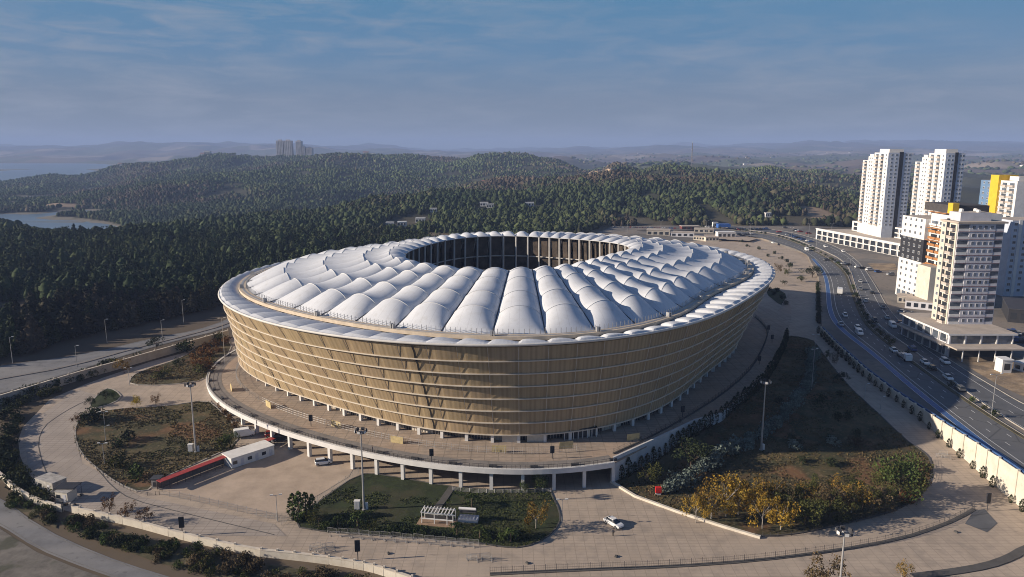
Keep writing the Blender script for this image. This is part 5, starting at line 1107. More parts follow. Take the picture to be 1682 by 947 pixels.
def car_parts(style, color):
    k = (style, color)
    if k in CARM: return CARM[k]
    S = 1.12; b = MB(); g_ = MB(); P_ = []
    if style == 'sedan': prof = [(-2.2, .80, .40, .88), (-2.0, .86, .28, .98), (-1.2, .88, .24, 1.0), (0, .89, .24, .98), (1.0, .88, .24, .96), (1.75, .86, .26, .86), (2.15, .78, .34, .72)]; cab = [(-1.75, .70, .98, 1.02), (-1.1, .66, .95, 1.42), (.1, .66, .95, 1.46), (.55, .68, .93, 1.36), (1.15, .72, .9, .97)]
    elif style == 'hatch': prof = [(-1.95, .78, .40, 1.0), (-1.85, .86, .28, 1.05), (-1, .88, .24, 1.05), (.8, .88, .24, 1.0), (1.6, .86, .26, .92), (2.0, .78, .34, .76)]; cab = [(-1.9, .68, 1.0, 1.1), (-1.65, .66, .98, 1.48), (.1, .67, .95, 1.54), (.5, .68, .95, 1.46), (1.15, .72, .93, 1.02)]
    elif style == 'suv': prof = [(-2.25, .82, .48, 1.1), (-2.1, .9, .36, 1.18), (0, .92, .32, 1.14), (1.3, .9, .34, 1.1), (2.0, .88, .38, 1.0), (2.25, .8, .46, .86)]; cab = [(-2.1, .74, 1.1, 1.2), (-1.9, .74, 1.1, 1.74), (.2, .74, 1.1, 1.8), (.6, .75, 1.08, 1.66), (1.2, .78, 1.06, 1.12)]
    else: prof = [(-2.6, .92, .40, 2.05), (-2.5, .95, .34, 2.2), (1.1, .96, .32, 2.2), (1.6, .95, .34, 1.6), (2.35, .92, .38, 1.15), (2.6, .85, .46, .9)]; cab = [(1.0, .9, 1.35, 2.0), (1.28, .86, 1.3, 2.02), (1.75, .88, 1.2, 1.5), (1.9, .88, 1.15, 1.3)]
    loft(b, [(x * S, [(y * S, z * S) for y, z in ringy(w_, z0, z1)]) for x, w_, z0, z1 in prof]); loft(g_, [(x * S, [(y * S, z * S) for y, z in ringy(w_, z0, z1, w_ * .86)]) for x, w_, z0, z1 in cab])
    rf = MB(); c2 = cab[1]; c3 = cab[2]
    if style != 'van': rf.box(c2[0] * S + .05, -c2[1] * .84 * S, c2[3] * S - .03, (c3[0] + .25) * S, c2[1] * .84 * S, c3[3] * S + .05)
    wh = MB(); wh.tube((0, -.12, 0), (0, .12, 0), .36, k=14); rm = MB(); rm.tube((0, -.135, 0), (0, .135, 0), .20, k=8)
    hl = MB(); hl.box(-.06, -.18, -.07, .06, .18, .07)
    P_ = dict(body=b.mesh('body', [CP_[color]]), glass=g_.mesh('windows', [glass_c]), roof=rf.mesh('roof', [CP_[color]]) if rf.v else None, wheel=wh.mesh('wheel', [tyre]), rim=rm.mesh('rim', [steel]), hl=hl.mesh('headlight', [chrome]), wx=(1.35 if style != 'van' else 1.7) * S, wy=.84 * S, hx=prof[-1][0] * S - .05, hz_=.66 * S)
    CARM[k] = P_; return P_
def car(style, color, x, y, z, a, label, cat='car', group=None, detail=True, name=None):
    p = car_parts(style, color); t = thing(name or {'van': 'van'}.get(style, 'parked_car' if group and 'parked' in group else 'car'), label, cat, (x, y, z), a, group)
    link('body', p['body'], t); link('windows', p['glass'], t)
    if p['roof']: link('roof', p['roof'], t)
    if detail:
        for sx in (-1, 1):
            for sy in (-1, 1): w_ = link('wheel', p['wheel'], t, (sx * p['wx'], sy * p['wy'], .38)); link('rim', p['rim'], w_)
        for sy in (-1, 1): link('headlight', p['hl'], t, (p['hx'], sy * .62, p['hz_']))
    return t
def truck(x, y, z, a, label, kind='box'):
    t = thing('truck', label, 'truck', (x, y, z), a); m = MB(); loft(m, [(1.4, ringy(1.15, .6, 2.9)), (2.9, ringy(1.15, .5, 2.8)), (3.5, ringy(1.12, .5, 2.3))]); m.build('cab', CP_['white'], t); m = MB(); m.box(3.0, -1.0, 1.6, 3.42, 1.0, 2.5); m.build('windscreen', glass_c, t)
    m = MB()
    if kind == 'box': m.box(-4, -1.22, .9, 1.3, 1.22, 3.5)
    else: m.box(-6, -1.2, .9, 1.2, 1.2, 1.15); m.box(-6, -1.25, 1.15, 1.2, -1.15, 1.6); m.box(-6, 1.15, 1.15, 1.2, 1.25, 1.6); m.box(-2.5, -1, 1.15, .6, 1, 2.1)
    m.build('cargo_box' if kind == 'box' else 'flatbed', CP_['white' if kind == 'box' else 'silver'], t); m = MB(); m.box(-5.8 if kind != 'box' else -3.9, -.5, .55, 3.2, .5, .88); m.build('chassis', steel_d, t)
    for wx in ((-3, 2.4) if kind == 'box' else (-4.8, -3.6, 2.4)):
        for sy in (-1, 1): m = MB(); m.tube((wx, sy * 1.1 - .16, .5), (wx, sy * 1.1 + .16, .5), .5, k=14); m.build('wheel', tyre, t)
    return t
def dir_at(path, x, y):
    j = min(range(len(path) - 1), key=lambda i: (path[i][0] - x) ** 2 + (path[i][1] - y) ** 2); a, b_ = path[j], path[j + 1]; return math.atan2(b_[1] - a[1], b_[0] - a[0])
x, y = P(1379, 482); truck(x, y, PLAT + .06, dir_at(BLw, x, y) + math.pi, 'white box truck driving away on the upper highway')
x, y = P(1487, 590); truck(x, y, PLAT + .06, dir_at(MLw, x, y), 'white flatbed truck coming along the highway beside the median', 'flat')
for px, py, st_, c, lb, ww in [(1388, 519, 'hatch', 'white', 'small white car behind the box truck on the highway', 1), (1381, 534, 'sedan', 'silver', 'pale car close to the blue cycle path on the highway', 1), (1411, 549, 'van', 'white', 'white van alone in the middle highway lane', 1), (1409, 541, 'suv', 'white', 'white car just behind the white van in the highway', 1), (1468, 577, 'sedan', 'white', 'white car following the flatbed truck', 1),
 (1519, 597, 'sedan', 'white', 'white car on the side road level with the flatbed truck', 0), (1552, 596, 'suv', 'white', 'white car parked by the lamp post on the side road', 0), (1557, 622, 'sedan', 'white', 'white car nearest to the viewer on the side road', 0), (1422, 495, 'hatch', 'white', 'white car at the upper bend of the side road', 0), (1413, 463, 'sedan', 'silver', 'silver car farthest up the side road', 0), (1413, 475, 'sedan', 'grey', 'dark car in the upper side road behind the silver one', 0), (1433, 481, 'sedan', 'black', 'black car at the right kerb of the upper side road', 0), (1437, 528, 'suv', 'black', 'black car in the shade of the side road beside the median', 0), (1466, 537, 'van', 'white', 'white van parked at the kerb of the parking strip', 0), (1451, 506, 'sedan', 'grey', 'grey car at the kerb near the small shop', 0), (1457, 523, 'sedan', 'silver', 'silver car parked behind the kerbside white van', 0), (1484, 545, 'suv', 'black', 'black car waiting at the side road edge of the parking strip', 0), (1530, 606, 'hatch', 'black', 'black car right of the white one on the side road', 0), (1576, 640, 'hatch', 'grey', 'dark grey car in the shade beside the lower median', 0), (1498, 575, 'suv', 'blue', 'dark blue car on the side road near the parked rows', 0)]:
    x, y = P(px, py); car(st_, c, x, y, PLAT + .06, dir_at(MLw, x, y) + (0 if ww else rnd.choice([0, math.pi])), lb, 'van' if st_ == 'van' else 'car')
def lot(quads, n, colors, label, group, z=PLAT, ang=None, detail=True):
    for i in range(n):
        (a, b_), (c, d) = quads; t, s = ((i * .618034) % 1), rnd.random(); px = a + (c - a) * t + rnd.uniform(-2, 2); 
        pass
def rowcars(p0, p1, n, colors, label, group, z=PLAT + .05, turn=90, detail=True, fill=.85):
    A, B = GZ(*p0, z), GZ(*p1, z); a = math.atan2(B[1] - A[1], B[0] - A[0]) + R(turn)
    for i in range(n):
        if rnd.random() > fill: continue
        t = (i + .5 + rnd.uniform(-.12, .12)) / n; c = rnd.choice(colors); nm = dict(grey='grey', white='white', silver='silver', black='black', red='red', blue='blue')[c]
        car(rnd.choice(['sedan', 'sedan', 'hatch', 'suv']), c, A[0] + (B[0] - A[0]) * t, A[1] + (B[1] - A[1]) * t, z, a + rnd.choice([0, math.pi]) + rnd.uniform(-.06, .06), label % nm, 'car', group, detail, 'parked_car')
DK = ['black', 'grey', 'grey', 'silver', 'white', 'red', 'blue']; MXC = ['white', 'white', 'silver', 'grey', 'black', 'red', 'blue']
rowcars((1474, 531), (1560, 583), 17, DK, '%s car in the shaded row nearest the side road beside the shop podium', 'cars parked beside the shop podium')
rowcars((1484, 526), (1556, 569), 14, DK, '%s car in the shaded middle row beside the shop podium', 'cars parked beside the shop podium')
rowcars((1480, 512), (1520, 532), 8, DK, '%s car in the short row below the small grey shop', 'cars parked below the small shop')
rowcars((1640, 556), (1720, 566), 12, ['blue', 'white', 'grey', 'silver', 'black'], '%s car in the lot behind the shop podium at the right edge', 'cars parked at the right edge')
rowcars((1645, 546), (1720, 553), 10, ['blue', 'white', 'grey', 'silver'], '%s car in the back row of the lot at the right edge', 'cars parked at the right edge')
rowcars((1345, 424), (1465, 452), 20, MXC, '%s car parked along the front of the long white mall', 'cars parked before the mall', detail=False, fill=.35)
rowcars((1270, 378), (1335, 398), 16, MXC, '%s car parked on the grey lot left of the mall', 'cars parked left of the mall', detail=False, fill=.6)
rowcars((1280, 372), (1330, 384), 12, MXC, '%s car in the back row of the grey lot left of the mall', 'cars parked left of the mall', detail=False, fill=.6)
rowcars((1005, 374), (1110, 376), 26, MXC, '%s car in the row before the wood behind the stadium', 'cars parked before the wood', z=6.5, detail=False, fill=.8)
rowcars((1112, 372), (1175, 373), 14, MXC, '%s car behind the market sheds at the wood edge', 'cars parked at the market', z=6.5, detail=False, fill=.8)
rowcars((1208, 385), (1238, 384), 7, MXC, '%s car beside the white market building', 'cars parked at the market', z=PLAT + .05, detail=False)
rowcars((1200, 377), (1262, 376), 12, MXC, '%s car in the row behind the white market building', 'cars parked at the market', z=PLAT + .05, detail=False)
for px, py, c, lb in [(1270, 399, 'white', 'white car on the highway bend behind the stadium rim'), (1325, 411, 'white', 'white car entering the curve at the top of the highway'), (1331, 405, 'silver', 'silver car on the far lanes above the highway curve'), (1356, 405, 'white', 'white car on the access road before the mall'), (1385, 413, 'white', 'white car turning off towards the mall')]: x, y = P(px, py); car('van' if c == 'white' and px == 1325 else 'sedan', c, x, y, PLAT + .06, dir_at(BLw, x, y), lb, detail=False)
x, y = G(1008, 862); q = G(1034, 878); car('sedan', 'white', x, y, hz(x, y) + .06, R(-52), 'white sedan standing alone on the empty forecourt beside a person')
x, y = G(402, 716); car('van', 'white', x, y, hz(x, y) + .1, R(25), 'white van under the terrace edge beside the red canopy', 'van')
for i, (px, py, c, lb) in enumerate([(448, 716, 'red', 'red car tucked under the terrace pillars left of the forecourt'), (461, 722, 'black', 'black car under the terrace beside the red one'), (531, 762, 'white', 'white car parked under the middle of the terrace')]): x, y = G(px, py); car('hatch', c, x, y, hz(x, y) + .1, R(20), lb)

# ------------------------------------------------------------------ person
def person(x, y, z, a, label, shirt, trousers):
    V_ = [(0, 0, .93), (0, 0, 1.12), (0, 0, 1.34), (0, 0, 1.47), (.01, 0, 1.56), (.02, 0, 1.66), (.02, 0, 1.75), (0, .19, 1.40), (0, .25, 1.14), (.05, .27, .90), (.08, .27, .80), (0, -.19, 1.40), (-.02, -.26, 1.14), (.04, -.27, .90), (.07, -.27, .80), (0, .10, .88), (.04, .11, .48), (0, .11, .08), (.14, .12, .04), (0, -.10, .88), (-.04, -.11, .48), (-.08, -.11, .08), (.05, -.12, .04)]
    E_ = [(0, 1), (1, 2), (2, 3), (3, 4), (4, 5), (5, 6), (2, 7), (7, 8), (8, 9), (9, 10), (2, 11), (11, 12), (12, 13), (13, 14), (0, 15), (15, 16), (16, 17), (17, 18), (0, 19), (19, 20), (20, 21), (21, 22)]
    Rr = [.15, .145, .17, .07, .085, .11, .07, .075, .05, .037, .035, .075, .05, .037, .035, .105, .07, .05, .045, .105, .07, .05, .045]
    me = bpy.data.meshes.new('person'); me.from_pydata(V_, E_, []); o = link('person', me); o.location = (x, y, z); o.rotation_euler = (0, 0, a); tag(o, label, 'person')
    sk = o.modifiers.new('skin', 'SKIN'); lay = me.skin_vertices[0].data if me.skin_vertices else None
    if lay is None:
        bm = bmesh.new(); bm.from_mesh(me); bm.verts.layers.skin.verify(); bm.to_mesh(me); bm.free(); lay = me.skin_vertices[0].data
    for i, r in enumerate(Rr): lay[i].radius = (r, r)
    lay[0].use_root = True; sb_ = o.modifiers.new('sub', 'SUBSURF'); sb_.levels = 1; sb_.render_levels = 1
    m = bpy.data.materials.new('clothed_body'); m.use_nodes = True; t = m.node_tree; bs = t.nodes['Principled BSDF']; tcn = t.nodes.new('ShaderNodeTexCoord'); sp = t.nodes.new('ShaderNodeSeparateXYZ'); cr = t.nodes.new('ShaderNodeValToRGB'); mpz = t.nodes.new('ShaderNodeMapRange'); mpz.inputs['From Max'].default_value = 1.85
    t.links.new(tcn.outputs['Object'], sp.inputs[0]); t.links.new(sp.outputs[2], mpz.inputs['Value']); t.links.new(mpz.outputs[0], cr.inputs[0]); t.links.new(cr.outputs[0], bs.inputs['Base Color']); cr.color_ramp.interpolation = 'CONSTANT'
    els = cr.color_ramp.elements; els[0].position = 0; els[0].color = (.02, .02, .02, 1); els[1].position = .06; els[1].color = (*trousers, 1)
    for p_, c_ in ((.51, shirt), (.81, (.42, .26, .18)), (.93, (.03, .02, .015))): e = els.new(p_); e.color = (*c_, 1)
    me.materials.append(m)
    hd = MB(); hd.tube((-.02, 0, 1.70), (-.02, 0, 1.83), .112, .06, 8); hd.build('hair', mat('dark_hair', (.02, .015, .012), .8), o); return o
x, y = G(1007, 880); person(x, y, hz(x, y) + .06, R(70), 'person in dark clothes standing beside the white sedan on the forecourt', (.03, .03, .04), (.04, .035, .03))
for px, py, z_, lb in [(612, 748, 6, 'person in dark clothes at the terrace railing above the lamp mast'), (422, 705, 6, 'person in dark clothes walking on the terrace walkway at the left'), (1117, 700, 6, 'person on the shaded right part of the terrace')]:
    x, y = GZ(px, py - 6, z_); person(x, y, z_ + .04, rnd.random() * 6, lb, (.05, .05, .07), (.03, .03, .035))

# ------------------------------------------------------------------ lamps, signs, fences, small buildings
def mast(px, py, label, h=20, Y=None):
    x, y = G(px, py) if Y is None else ((px - 841) / 1120. * Y, Y)
    t = thing('floodlight_mast', label, 'lamp mast', (x, y, hz(x, y) + .1), R(20)); m = MB(); m.tube((0, 0, 0), (0, 0, h), .30, .13, 10); m.tube((0, 0, 0), (0, 0, .25), .55, k=10); m.build('pole', steel, t)
    m = MB(); m.tube((0, 0, h - .6), (0, 0, h - .4), .9, k=12); m.tube((-1.5, 0, h - .3), (1.5, 0, h - .3), .08, k=5); m.tube((0, -1.5, h - .3), (0, 1.5, h - .3), .08, k=5); m.build('head_frame', steel, t)
    for i in range(6):
        a = i * math.pi / 3; c = (1.3 * math.cos(a), 1.3 * math.sin(a), h); m = MB(); m.box(-.38, -.16, -.34, .38, .16, .34, 0, a + math.pi / 2, c[0], c[1]); m.v = [(q[0], q[1], q[2] + h) for q in m.v]; l_ = m.build('floodlight', steel_d, t)
        m = MB(); m.box(-.33, .16, -.29, .33, .19, .29, 0, a - math.pi / 2, c[0], c[1]); m.v = [(q[0], q[1], q[2] + h) for q in m.v]; m.build('lamp_glass', lamp_m, l_)
    m = MB(); m.box(.35, -.35, 0, .95, .35, 1.7); m.build('control_box', white, t); return t
mast(322, 742, 'tall lamp mast with white cabinet on the left lawn'); mast(598, 837, 'tall lamp mast standing on the green centre lawn'); mast(1250, 739, 'tall lamp mast on the big right lawn by the silver hedge'); mast(1396, 1040, 'tall lamp mast rising from the bottom edge at the lower right', Y=116)
def lamp(px, py, h, label, n=2, z=None, cat='street lamp', group=None, arm=1.0):
    if z is None: x, y = G(px, py); z = hz(x, y) + .1
    else: x, y = GZ(px, py, z)
    t = thing('street_lamp', label, cat, (x, y, z), rnd.random() * .5, group); m = MB(); m.tube((0, 0, 0), (0, 0, h), .11, .06, 7); m.build('pole', steel, t)
    for s_ in ((-1, 1) if n == 2 else (1,)):
        m = MB(); m.tube((0, 0, h - .1), (s_ * arm, 0, h + .15), .05, k=5); m.build('arm', steel, t); m = MB(); m.box(s_ * arm - .35, -.16, h + .08, s_ * arm + .35, .16, h + .24); m.build('lamp_head', lamp_m, t)
    return t
for px, py, h, n, lb in [(172, 762, 6, 2, 'short double lamp in the lower left part of the left lawn'), (172, 697, 4, 2, 'short lamp above the other one in the left lawn'), (174, 724, 4.5, 1, 'small white lamp in the middle left of the left lawn'), (456, 856, 6.5, 2, 'double park lamp at the fence corner left of the centre lawn'), (923, 864, 6.5, 2, 'white double lamp on the forecourt right of the centre lawn'), (213, 632, 6, 2, 'double lamp at the front corner of the upper left garden'), (127, 602, 8, 1, 'single lamp beside the left road'), (21, 596, 10, 1, 'tall dark lamp at the wood edge far left'), (302, 531, 11, 1, 'slim lamp on the bank left of the stadium rim'), (176, 563, 10, 1, 'slim lamp at the wood edge above the left road'), (267, 556, 8, 1, 'slim lamp behind the left road wall'), (370, 600, 18, 2, 'tall slim pole close to the left end of the stadium'), (1336, 601, 12, 2, 'lamp at the top of the silver hedge on the right lawn'), (1333, 640, 14, 2, 'tall lamp in the upper right lawn'), (1420, 655, 5, 1, 'short lamp beside the right promenade'), (1446, 672, 4, 1, 'shorter lamp lower down the right promenade')]: lamp(px, py, h, lb, n)
for px, py, h, lb in [(1628, 684, 13, 'tall street lamp on the median at the right edge'), (1546, 584, 7, 'street lamp on the kerb by the parked rows'), (1488, 545, 9, 'street lamp on the kerb before the shop podium'), (1395, 450, 10, 'street lamp at the start of the long median'), (1340, 413, 10, 'street lamp at the top of the highway curve'), (1300, 392, 10, 'street lamp beside the far highway bend')]: lamp(px, py, h, lb, 2, PLAT, arm=1.8)
for i, px in enumerate([890, 930, 1030, 1085, 1160, 1232, 1328, 1365]): lamp(px, 385 + (px > 1200) * 5, 13, 'thin lamp pole along the far parking area before the wood', 2, 6.5, group='lamp poles of the far parking area', arm=1.6)
def pylon(px, py, label, z=None, h=4.6):
    if z is None: x, y = G(px, py); z = hz(x, y) + .06
    else: x, y = GZ(px, py, z)
    t = thing('sign_pylon', label, 'sign', (x, y, z), R(10)); m = MB(); m.tube((0, 0, 0), (0, 0, h * .55), .10, k=6); m.build('post', steel_d, t); m = MB(); m.box(-.55, -.15, h * .45, .55, .15, h); m.build('panel', blackp, t)
for px, py, z_, lb in [(300, 880, None, 'dark sign pylon on the paving by the cream wall'), (588, 920, None, 'dark sign pylon on the paving below the barriers'), (1621, 839, None, 'dark sign pylon beside the asphalt patch on the right'), (160, 0, None, '')][:3]: pylon(px, py, lb, z_)
for px, py, lb in [(511, 699, 'dark sign panel on the left part of the terrace'), (709, 757, 'thin dark sign on the front of the terrace'), (1121, 684, 'black and white sign on the shaded right terrace'), (1247, 598, 'dark sign at the upper bend of the right terrace fence'), (1262, 546, 'dark sign farthest up the right terrace'), (1268, 562, 'dark sign beside the path at the upper right terrace'), (907, 752, 'small dark sign at the front right of the terrace')]: pylon(px, py, lb, 6.05, 3.4)
def fence(name, pts_, label, h, sp, m, cat='fence', rails=3, zf=None, panel=None, off=.06, group=None, mesh_w=None):
    zf = zf or hz; p = resample(pts_, sp); o = (p[0][0], p[0][1], zf(*p[0])); t = thing(name, label, cat, o, 0, group); q = MB(); q.tube((0, 0, 0), (0, 0, h), .05, k=5); pm = q.mesh('post', [m]); step = max(1, math.ceil(len(p) / 98))
    for i in range(0, len(p), step): link('post', pm, t, (p[i][0] - o[0], p[i][1] - o[1], zf(*p[i]) - o[2] + off))
    q = MB()
    for a, b_ in zip(p[:-1], p[1:]):
        za, zb = zf(*a) - o[2] + off, zf(*b_) - o[2] + off
        for r_ in range(rails): z = h * (r_ + .6) / rails * .97; q.tube((a[0] - o[0], a[1] - o[1], za + z), (b_[0] - o[0], b_[1] - o[1], zb + z), .022, k=3, cap=False)
        if mesh_w:
            L_ = math.dist(a, b_); n = int(L_ / mesh_w)
            for i in range(1, n): u = i / n; x = a[0] + (b_[0] - a[0]) * u - o[0]; y = a[1] + (b_[1] - a[1]) * u - o[1]; q.tube((x, y, za + .15), (x, y, za + h * .95), .015, k=3, cap=False)
    q.build('rail', m, t); return t
def wall(name, pts_, label, h, th, m, post=0, ph=0, pm=None, base=-.5, cap=None, zf=None, pw=.3):
    zf = zf or hz; o = (pts_[0][0], pts_[0][1], 0); t = thing(name, label, 'wall', o); q = MB(); strip(q, resample(pts_, 3), -th / 2, th / 2, base, h, zf); q.v = [(x - o[0], y - o[1], z) for x, y, z in q.v]; q.build('wall', m, t)
    if cap: q = MB(); strip(q, resample(pts_, 3), -th / 2 - .1, th / 2 + .1, h + .003, h + .15, zf); q.v = [(x - o[0], y - o[1], z) for x, y, z in q.v]; q.build('coping', cap, t)
    if post:
        p = resample(pts_, post); q = MB(); q.box(-pw, -pw, 0, pw, pw, h + ph - base); me = q.mesh('post', [pm or m])
        for x, y in p[:99]: link('post', me, t, (x - o[0], y - o[1], zf(x, y) + base))
    return t
wall('boundary_wall', chaikin(Gs([(-60, 735), (0, 783), (26, 808), (60, 828), (103, 840)]), 1), 'cream boundary wall curving in from the left edge of the picture', 1.5, .5, cream, 6, .5, steel_d, cap=ledge_m, pw=.1)
wall('boundary_wall', chaikin(Gs(wall_front), 1), 'long low cream wall with posts between the paving and the scrub bank', 1.6, .5, cream, 5.5, .55, ledge_m, cap=ledge_m, pw=.22)
wall('boundary_wall', chaikin(Gs([(-120, 700), (0, 664), (86, 638), (193, 606), (240, 592), (300, 575), (375, 553)]), 1), 'grey-cream retaining wall below the left road', 3.0, .5, conc, 6, .7, ledge_m, cap=ledge_m, pw=.16)
m_w = chaikin(WR[1:], 1); hw = thing('highway_wall', 'tall cream panelled retaining wall with blue railing along the highway', 'wall', (m_w[0][0], m_w[0][1], 0)); ox, oy = m_w[0]
q = MB(); rp2_ = resample(m_w, 5.2)
for i, ((x0, y0), (x1, y1)) in enumerate(zip(rp2_[:-1], rp2_[1:])):
    a = math.atan2(y1 - y0, x1 - x0); L_ = math.dist((x0, y0), (x1, y1)); q = MB(); g0 = min(hz(x0, y0), hz(x1, y1)); q.box(.12, -.12, g0 - .5, L_ - .12, .16, PLAT + .75, 0, a, x0 - ox, y0 - oy)
    q.build('wall_panel', cream, hw); q = MB(); q.box(-.32, -.34, g0 - .5, .32, .34, PLAT + 1.05, 0, a, x0 - ox, y0 - oy); q.build('pilaster', cream, hw)
q = MB(); flat(q, [(x + .9, y + .3) for x, y in rp2_], .22, -.22, .9, plat); strip(q, [(x + .9, y + .3) for x, y in rp2_], -.05, .05, 0, .95, plat); q.v = [(x - ox, y - oy, z) for x, y, z in q.v]; q.build('blue_railing', bluep, hw)
c = lambda pts_: chaikin(Gs(pts_), 1)
fence('metal_fence', c([(262, 812), (330, 826), (390, 840), (455, 855)]), 'thin metal fence between the promenade and the prefab yard', 2.0, 2.6, steel, mesh_w=.35)
fence('metal_fence', Gs([(462, 862), (522, 827), (589, 778)]), 'thin metal fence along the left edge of the centre lawn', 2.0, 2.8, steel, mesh_w=.4)
fence('metal_fence', c([(805, 943), (950, 936), (1100, 931), (1240, 921), (1370, 905), (1480, 885), (1550, 862), (1585, 845), (1600, 836)]), 'long grey fence on the dark kerb across the lower right paving', 1.7, 2.2, steel_d, mesh_w=.45)
fence('metal_fence', c([(1240, 882), (1290, 881), (1329, 875), (1415, 856), (1479, 838), (1520, 808), (1533, 781), (1530, 756)]), 'dark fence round the front corner of the big right lawn', 1.1, 2.2, steel_d, rails=4)
fence('metal_fence', c([(122, 716), (128, 740), (155, 768), (193, 797), (236, 814), (262, 812)]), 'dark fence round the lower edge of the left lawn', 1.0, 2.4, steel_d, rails=3)
fence('metal_fence', c([(743, 806), (800, 811), (905, 808)]), 'thin white railing behind the centre lawn under the terrace', 1.2, 2.2, white, rails=4)
fz = lambda x, y: 6.0
ti = [pt(rr('deck', f) - 9.5, f, 0)[:2] for f in np.linspace(fE - .05, R(-200), 90)]
fence('terrace_fence', ti[:45], 'fence with cream panels on the terrace in front of the entrances', 2.0, 2.6, steel, zf=fz, mesh_w=.5, off=0)
fence('terrace_fence', ti[44:], 'fence on the terrace round the left end of the stadium', 2.0, 2.6, steel, zf=fz, mesh_w=.5, off=0)
tr = [GZ(a, b_, 6) for a, b_ in [(1007, 745), (1080, 712), (1156, 668), (1207, 632), (1240, 598), (1256, 566), (1262, 545), (1252, 530), (1240, 520)]]
fence('terrace_fence', chaikin(tr, 1), 'dark curving fence along the shaded right part of the terrace', 1.6, 2.6, steel_d, zf=fz, mesh_w=.5, off=0)
k = MB(); strip(k, resample(chaikin(tr, 1), 3), -.2, .2, 0, .35, fz); ko = k.build('kerb', kerbd); ko['kind'] = 'structure'
for i, (px, py) in enumerate([(441, 668), (552, 701), (652, 727), (820, 742), (380, 640), (930, 736), (1040, 722)]):
    x, y = GZ(px, py, 6); f = math.atan2(y - SY, x - SX); m = MB(); m.box(-.06, -1.9, 0, .06, 1.9, 1.9); o = m.build('barrier_panel', mat('yellow_cream', (.52, .42, .22), .8, .15, 1)); o.location = (x, y, 6.02); o.rotation_euler = (0, 0, f); tag(o, 'pale yellow screen panel in the fence of the terrace', 'panel', 'yellow screen panels on the terrace')
# crowd barriers
q = MB()
for xx_ in (-1.1, 1.1): q.tube((xx_, 0, .1), (xx_, 0, 1.15), .035, k=5); q.tube((xx_, -.35, .03), (xx_, .35, .03), .035, k=4); q.tube((xx_, -.35, .03), (xx_, 0, .35), .03, k=4)
bf = q.mesh('frame', [steel]); q = MB(); q.tube((-1.1, 0, 1.13), (1.1, 0, 1.13), .03, k=4); q.tube((-1.1, 0, .25), (1.1, 0, .25), .03, k=4)
for i in range(11): q.tube((-.95 + i * .19, 0, .25), (-.95 + i * .19, 0, 1.13), .014, k=3, cap=False)
bb = q.mesh('bars', [steel])
def barrier(x, y, a, label, group, z=None): t = thing('crowd_barrier', label, 'barrier', (x, y, (hz(x, y) if z is None else z) + .12), a, group); link('frame', bf, t); link('bars', bb, t)
for off_, (a0, a1) in enumerate([((546, 874), (778, 893)), ((550, 881), (770, 899))]):
    p = resample(Gs([a0, a1]), 2.45); a = math.atan2(p[-1][1] - p[0][1], p[-1][0] - p[0][0])
    for x, y in p: barrier(x, y + rnd.uniform(-.2, .2), a + rnd.uniform(-.12, .12), ['steel crowd barrier in the back line below the centre lawn', 'steel crowd barrier in the front line below the centre lawn'][off_], 'crowd barriers below the centre lawn')
for cxp, cyp, n, lb in [(532, 905, 7, 'steel crowd barrier in the stack below the cypress clump'), (790, 922, 6, 'steel crowd barrier in the heap at the bottom centre'), (1545, 750, 3, 'steel crowd barrier near the upper corner of the right lawn')]:
    for i in range(n): x, y = G(cxp, cyp); barrier(x + rnd.uniform(-2.4, 2.4), y + rnd.uniform(-1.5, 1.5), rnd.uniform(-.5, .5), lb, lb.replace('steel crowd barrier', 'crowd barriers'))
# prefab units, canopy, kiosks
def prefab(A, B, dep, h, label, name='prefab_cabin', m=white, wins=5, z=.06):
    L_ = math.dist(A, B); a = math.atan2(B[1] - A[1], B[0] - A[0]); t = thing(name, label, 'cabin', (A[0], A[1], hz(*A) + z), a)
    q = MB(); q.box(0, 0, .12, L_, dep, h); q.build('body', m, t); q = MB(); q.box(-.15, -.15, h, L_ + .15, dep + .15, h + .16); q.build('roof', white if L_ > 9 else mat('cabin_roof', (.40, .38, .35), .8, .25, .8), t)
    for i in range(wins):
        x = L_ * (i + .5) / wins; q = MB()
        if i % 2: q.box(x - .45, -.05, .2, x + .45, .03, 2.2); q.build('door', grayp, t)
        else: q.box(x - .6, -.05, 1.1, x + .6, .03, 2.0); q.build('window', glassd, t)
    return t
prefab(G(381, 770), G(451, 746), 5.2, 2.9, 'long white prefab cabin beside the red canopy', wins=6)
prefab(G(60, 803), G(88, 812), 3.6, 2.9, 'white site cabin at the left bend of the promenade', wins=2, m=mat('old_panel', (.42, .40, .37), .8, .2, .8)); prefab(G(92, 824), G(112, 827), 2.8, 2.7, 'smaller cabin with scrap around it beside the white site cabin', m=cream, wins=2)
x, y = G(114, 816); m = MB(); m.box(-2.4, -1.8, 3.0, 2.4, 1.8, 3.12)
for a_, b_ in ((-2.2, -1.6), (2.2, -1.6), (-2.2, 1.6), (2.2, 1.6)): m.tube((a_, b_, 0), (a_, b_, 3.0), .05, k=4)
tag(m.build('awning', blackp), 'black flat awning behind the smaller cabin', 'awning').location = (x, y, hz(x, y) + .06)
A, B = G(262, 806), G(450, 729); L_ = math.dist(A, B); a = math.atan2(B[1] - A[1], B[0] - A[0]); t = thing('red_canopy', 'long narrow red roofed canopy running from the left lawn to the cabins', 'canopy', (A[0], A[1], hz(*A) + .06), a)
q = MB(); n = len(q.v); q.box(0, -.9, 2.5, L_, 1.1, 2.62); q.build('roof', redp, t); q = MB(); q.box(0, 1.0, .1, L_, 1.08, 2.3); q.build('back_wall', mat('canopy_wall', (.16, .13, .12), .8, .2, .5), t)
pm = MB(); pm.tube((0, 0, 0), (0, 0, 2.5), .06, k=5); pm = pm.mesh('post', [steel_d])
for i in range(17): link('post', pm, t, (.3 + (L_ - .6) * i / 16, -.7, 0))
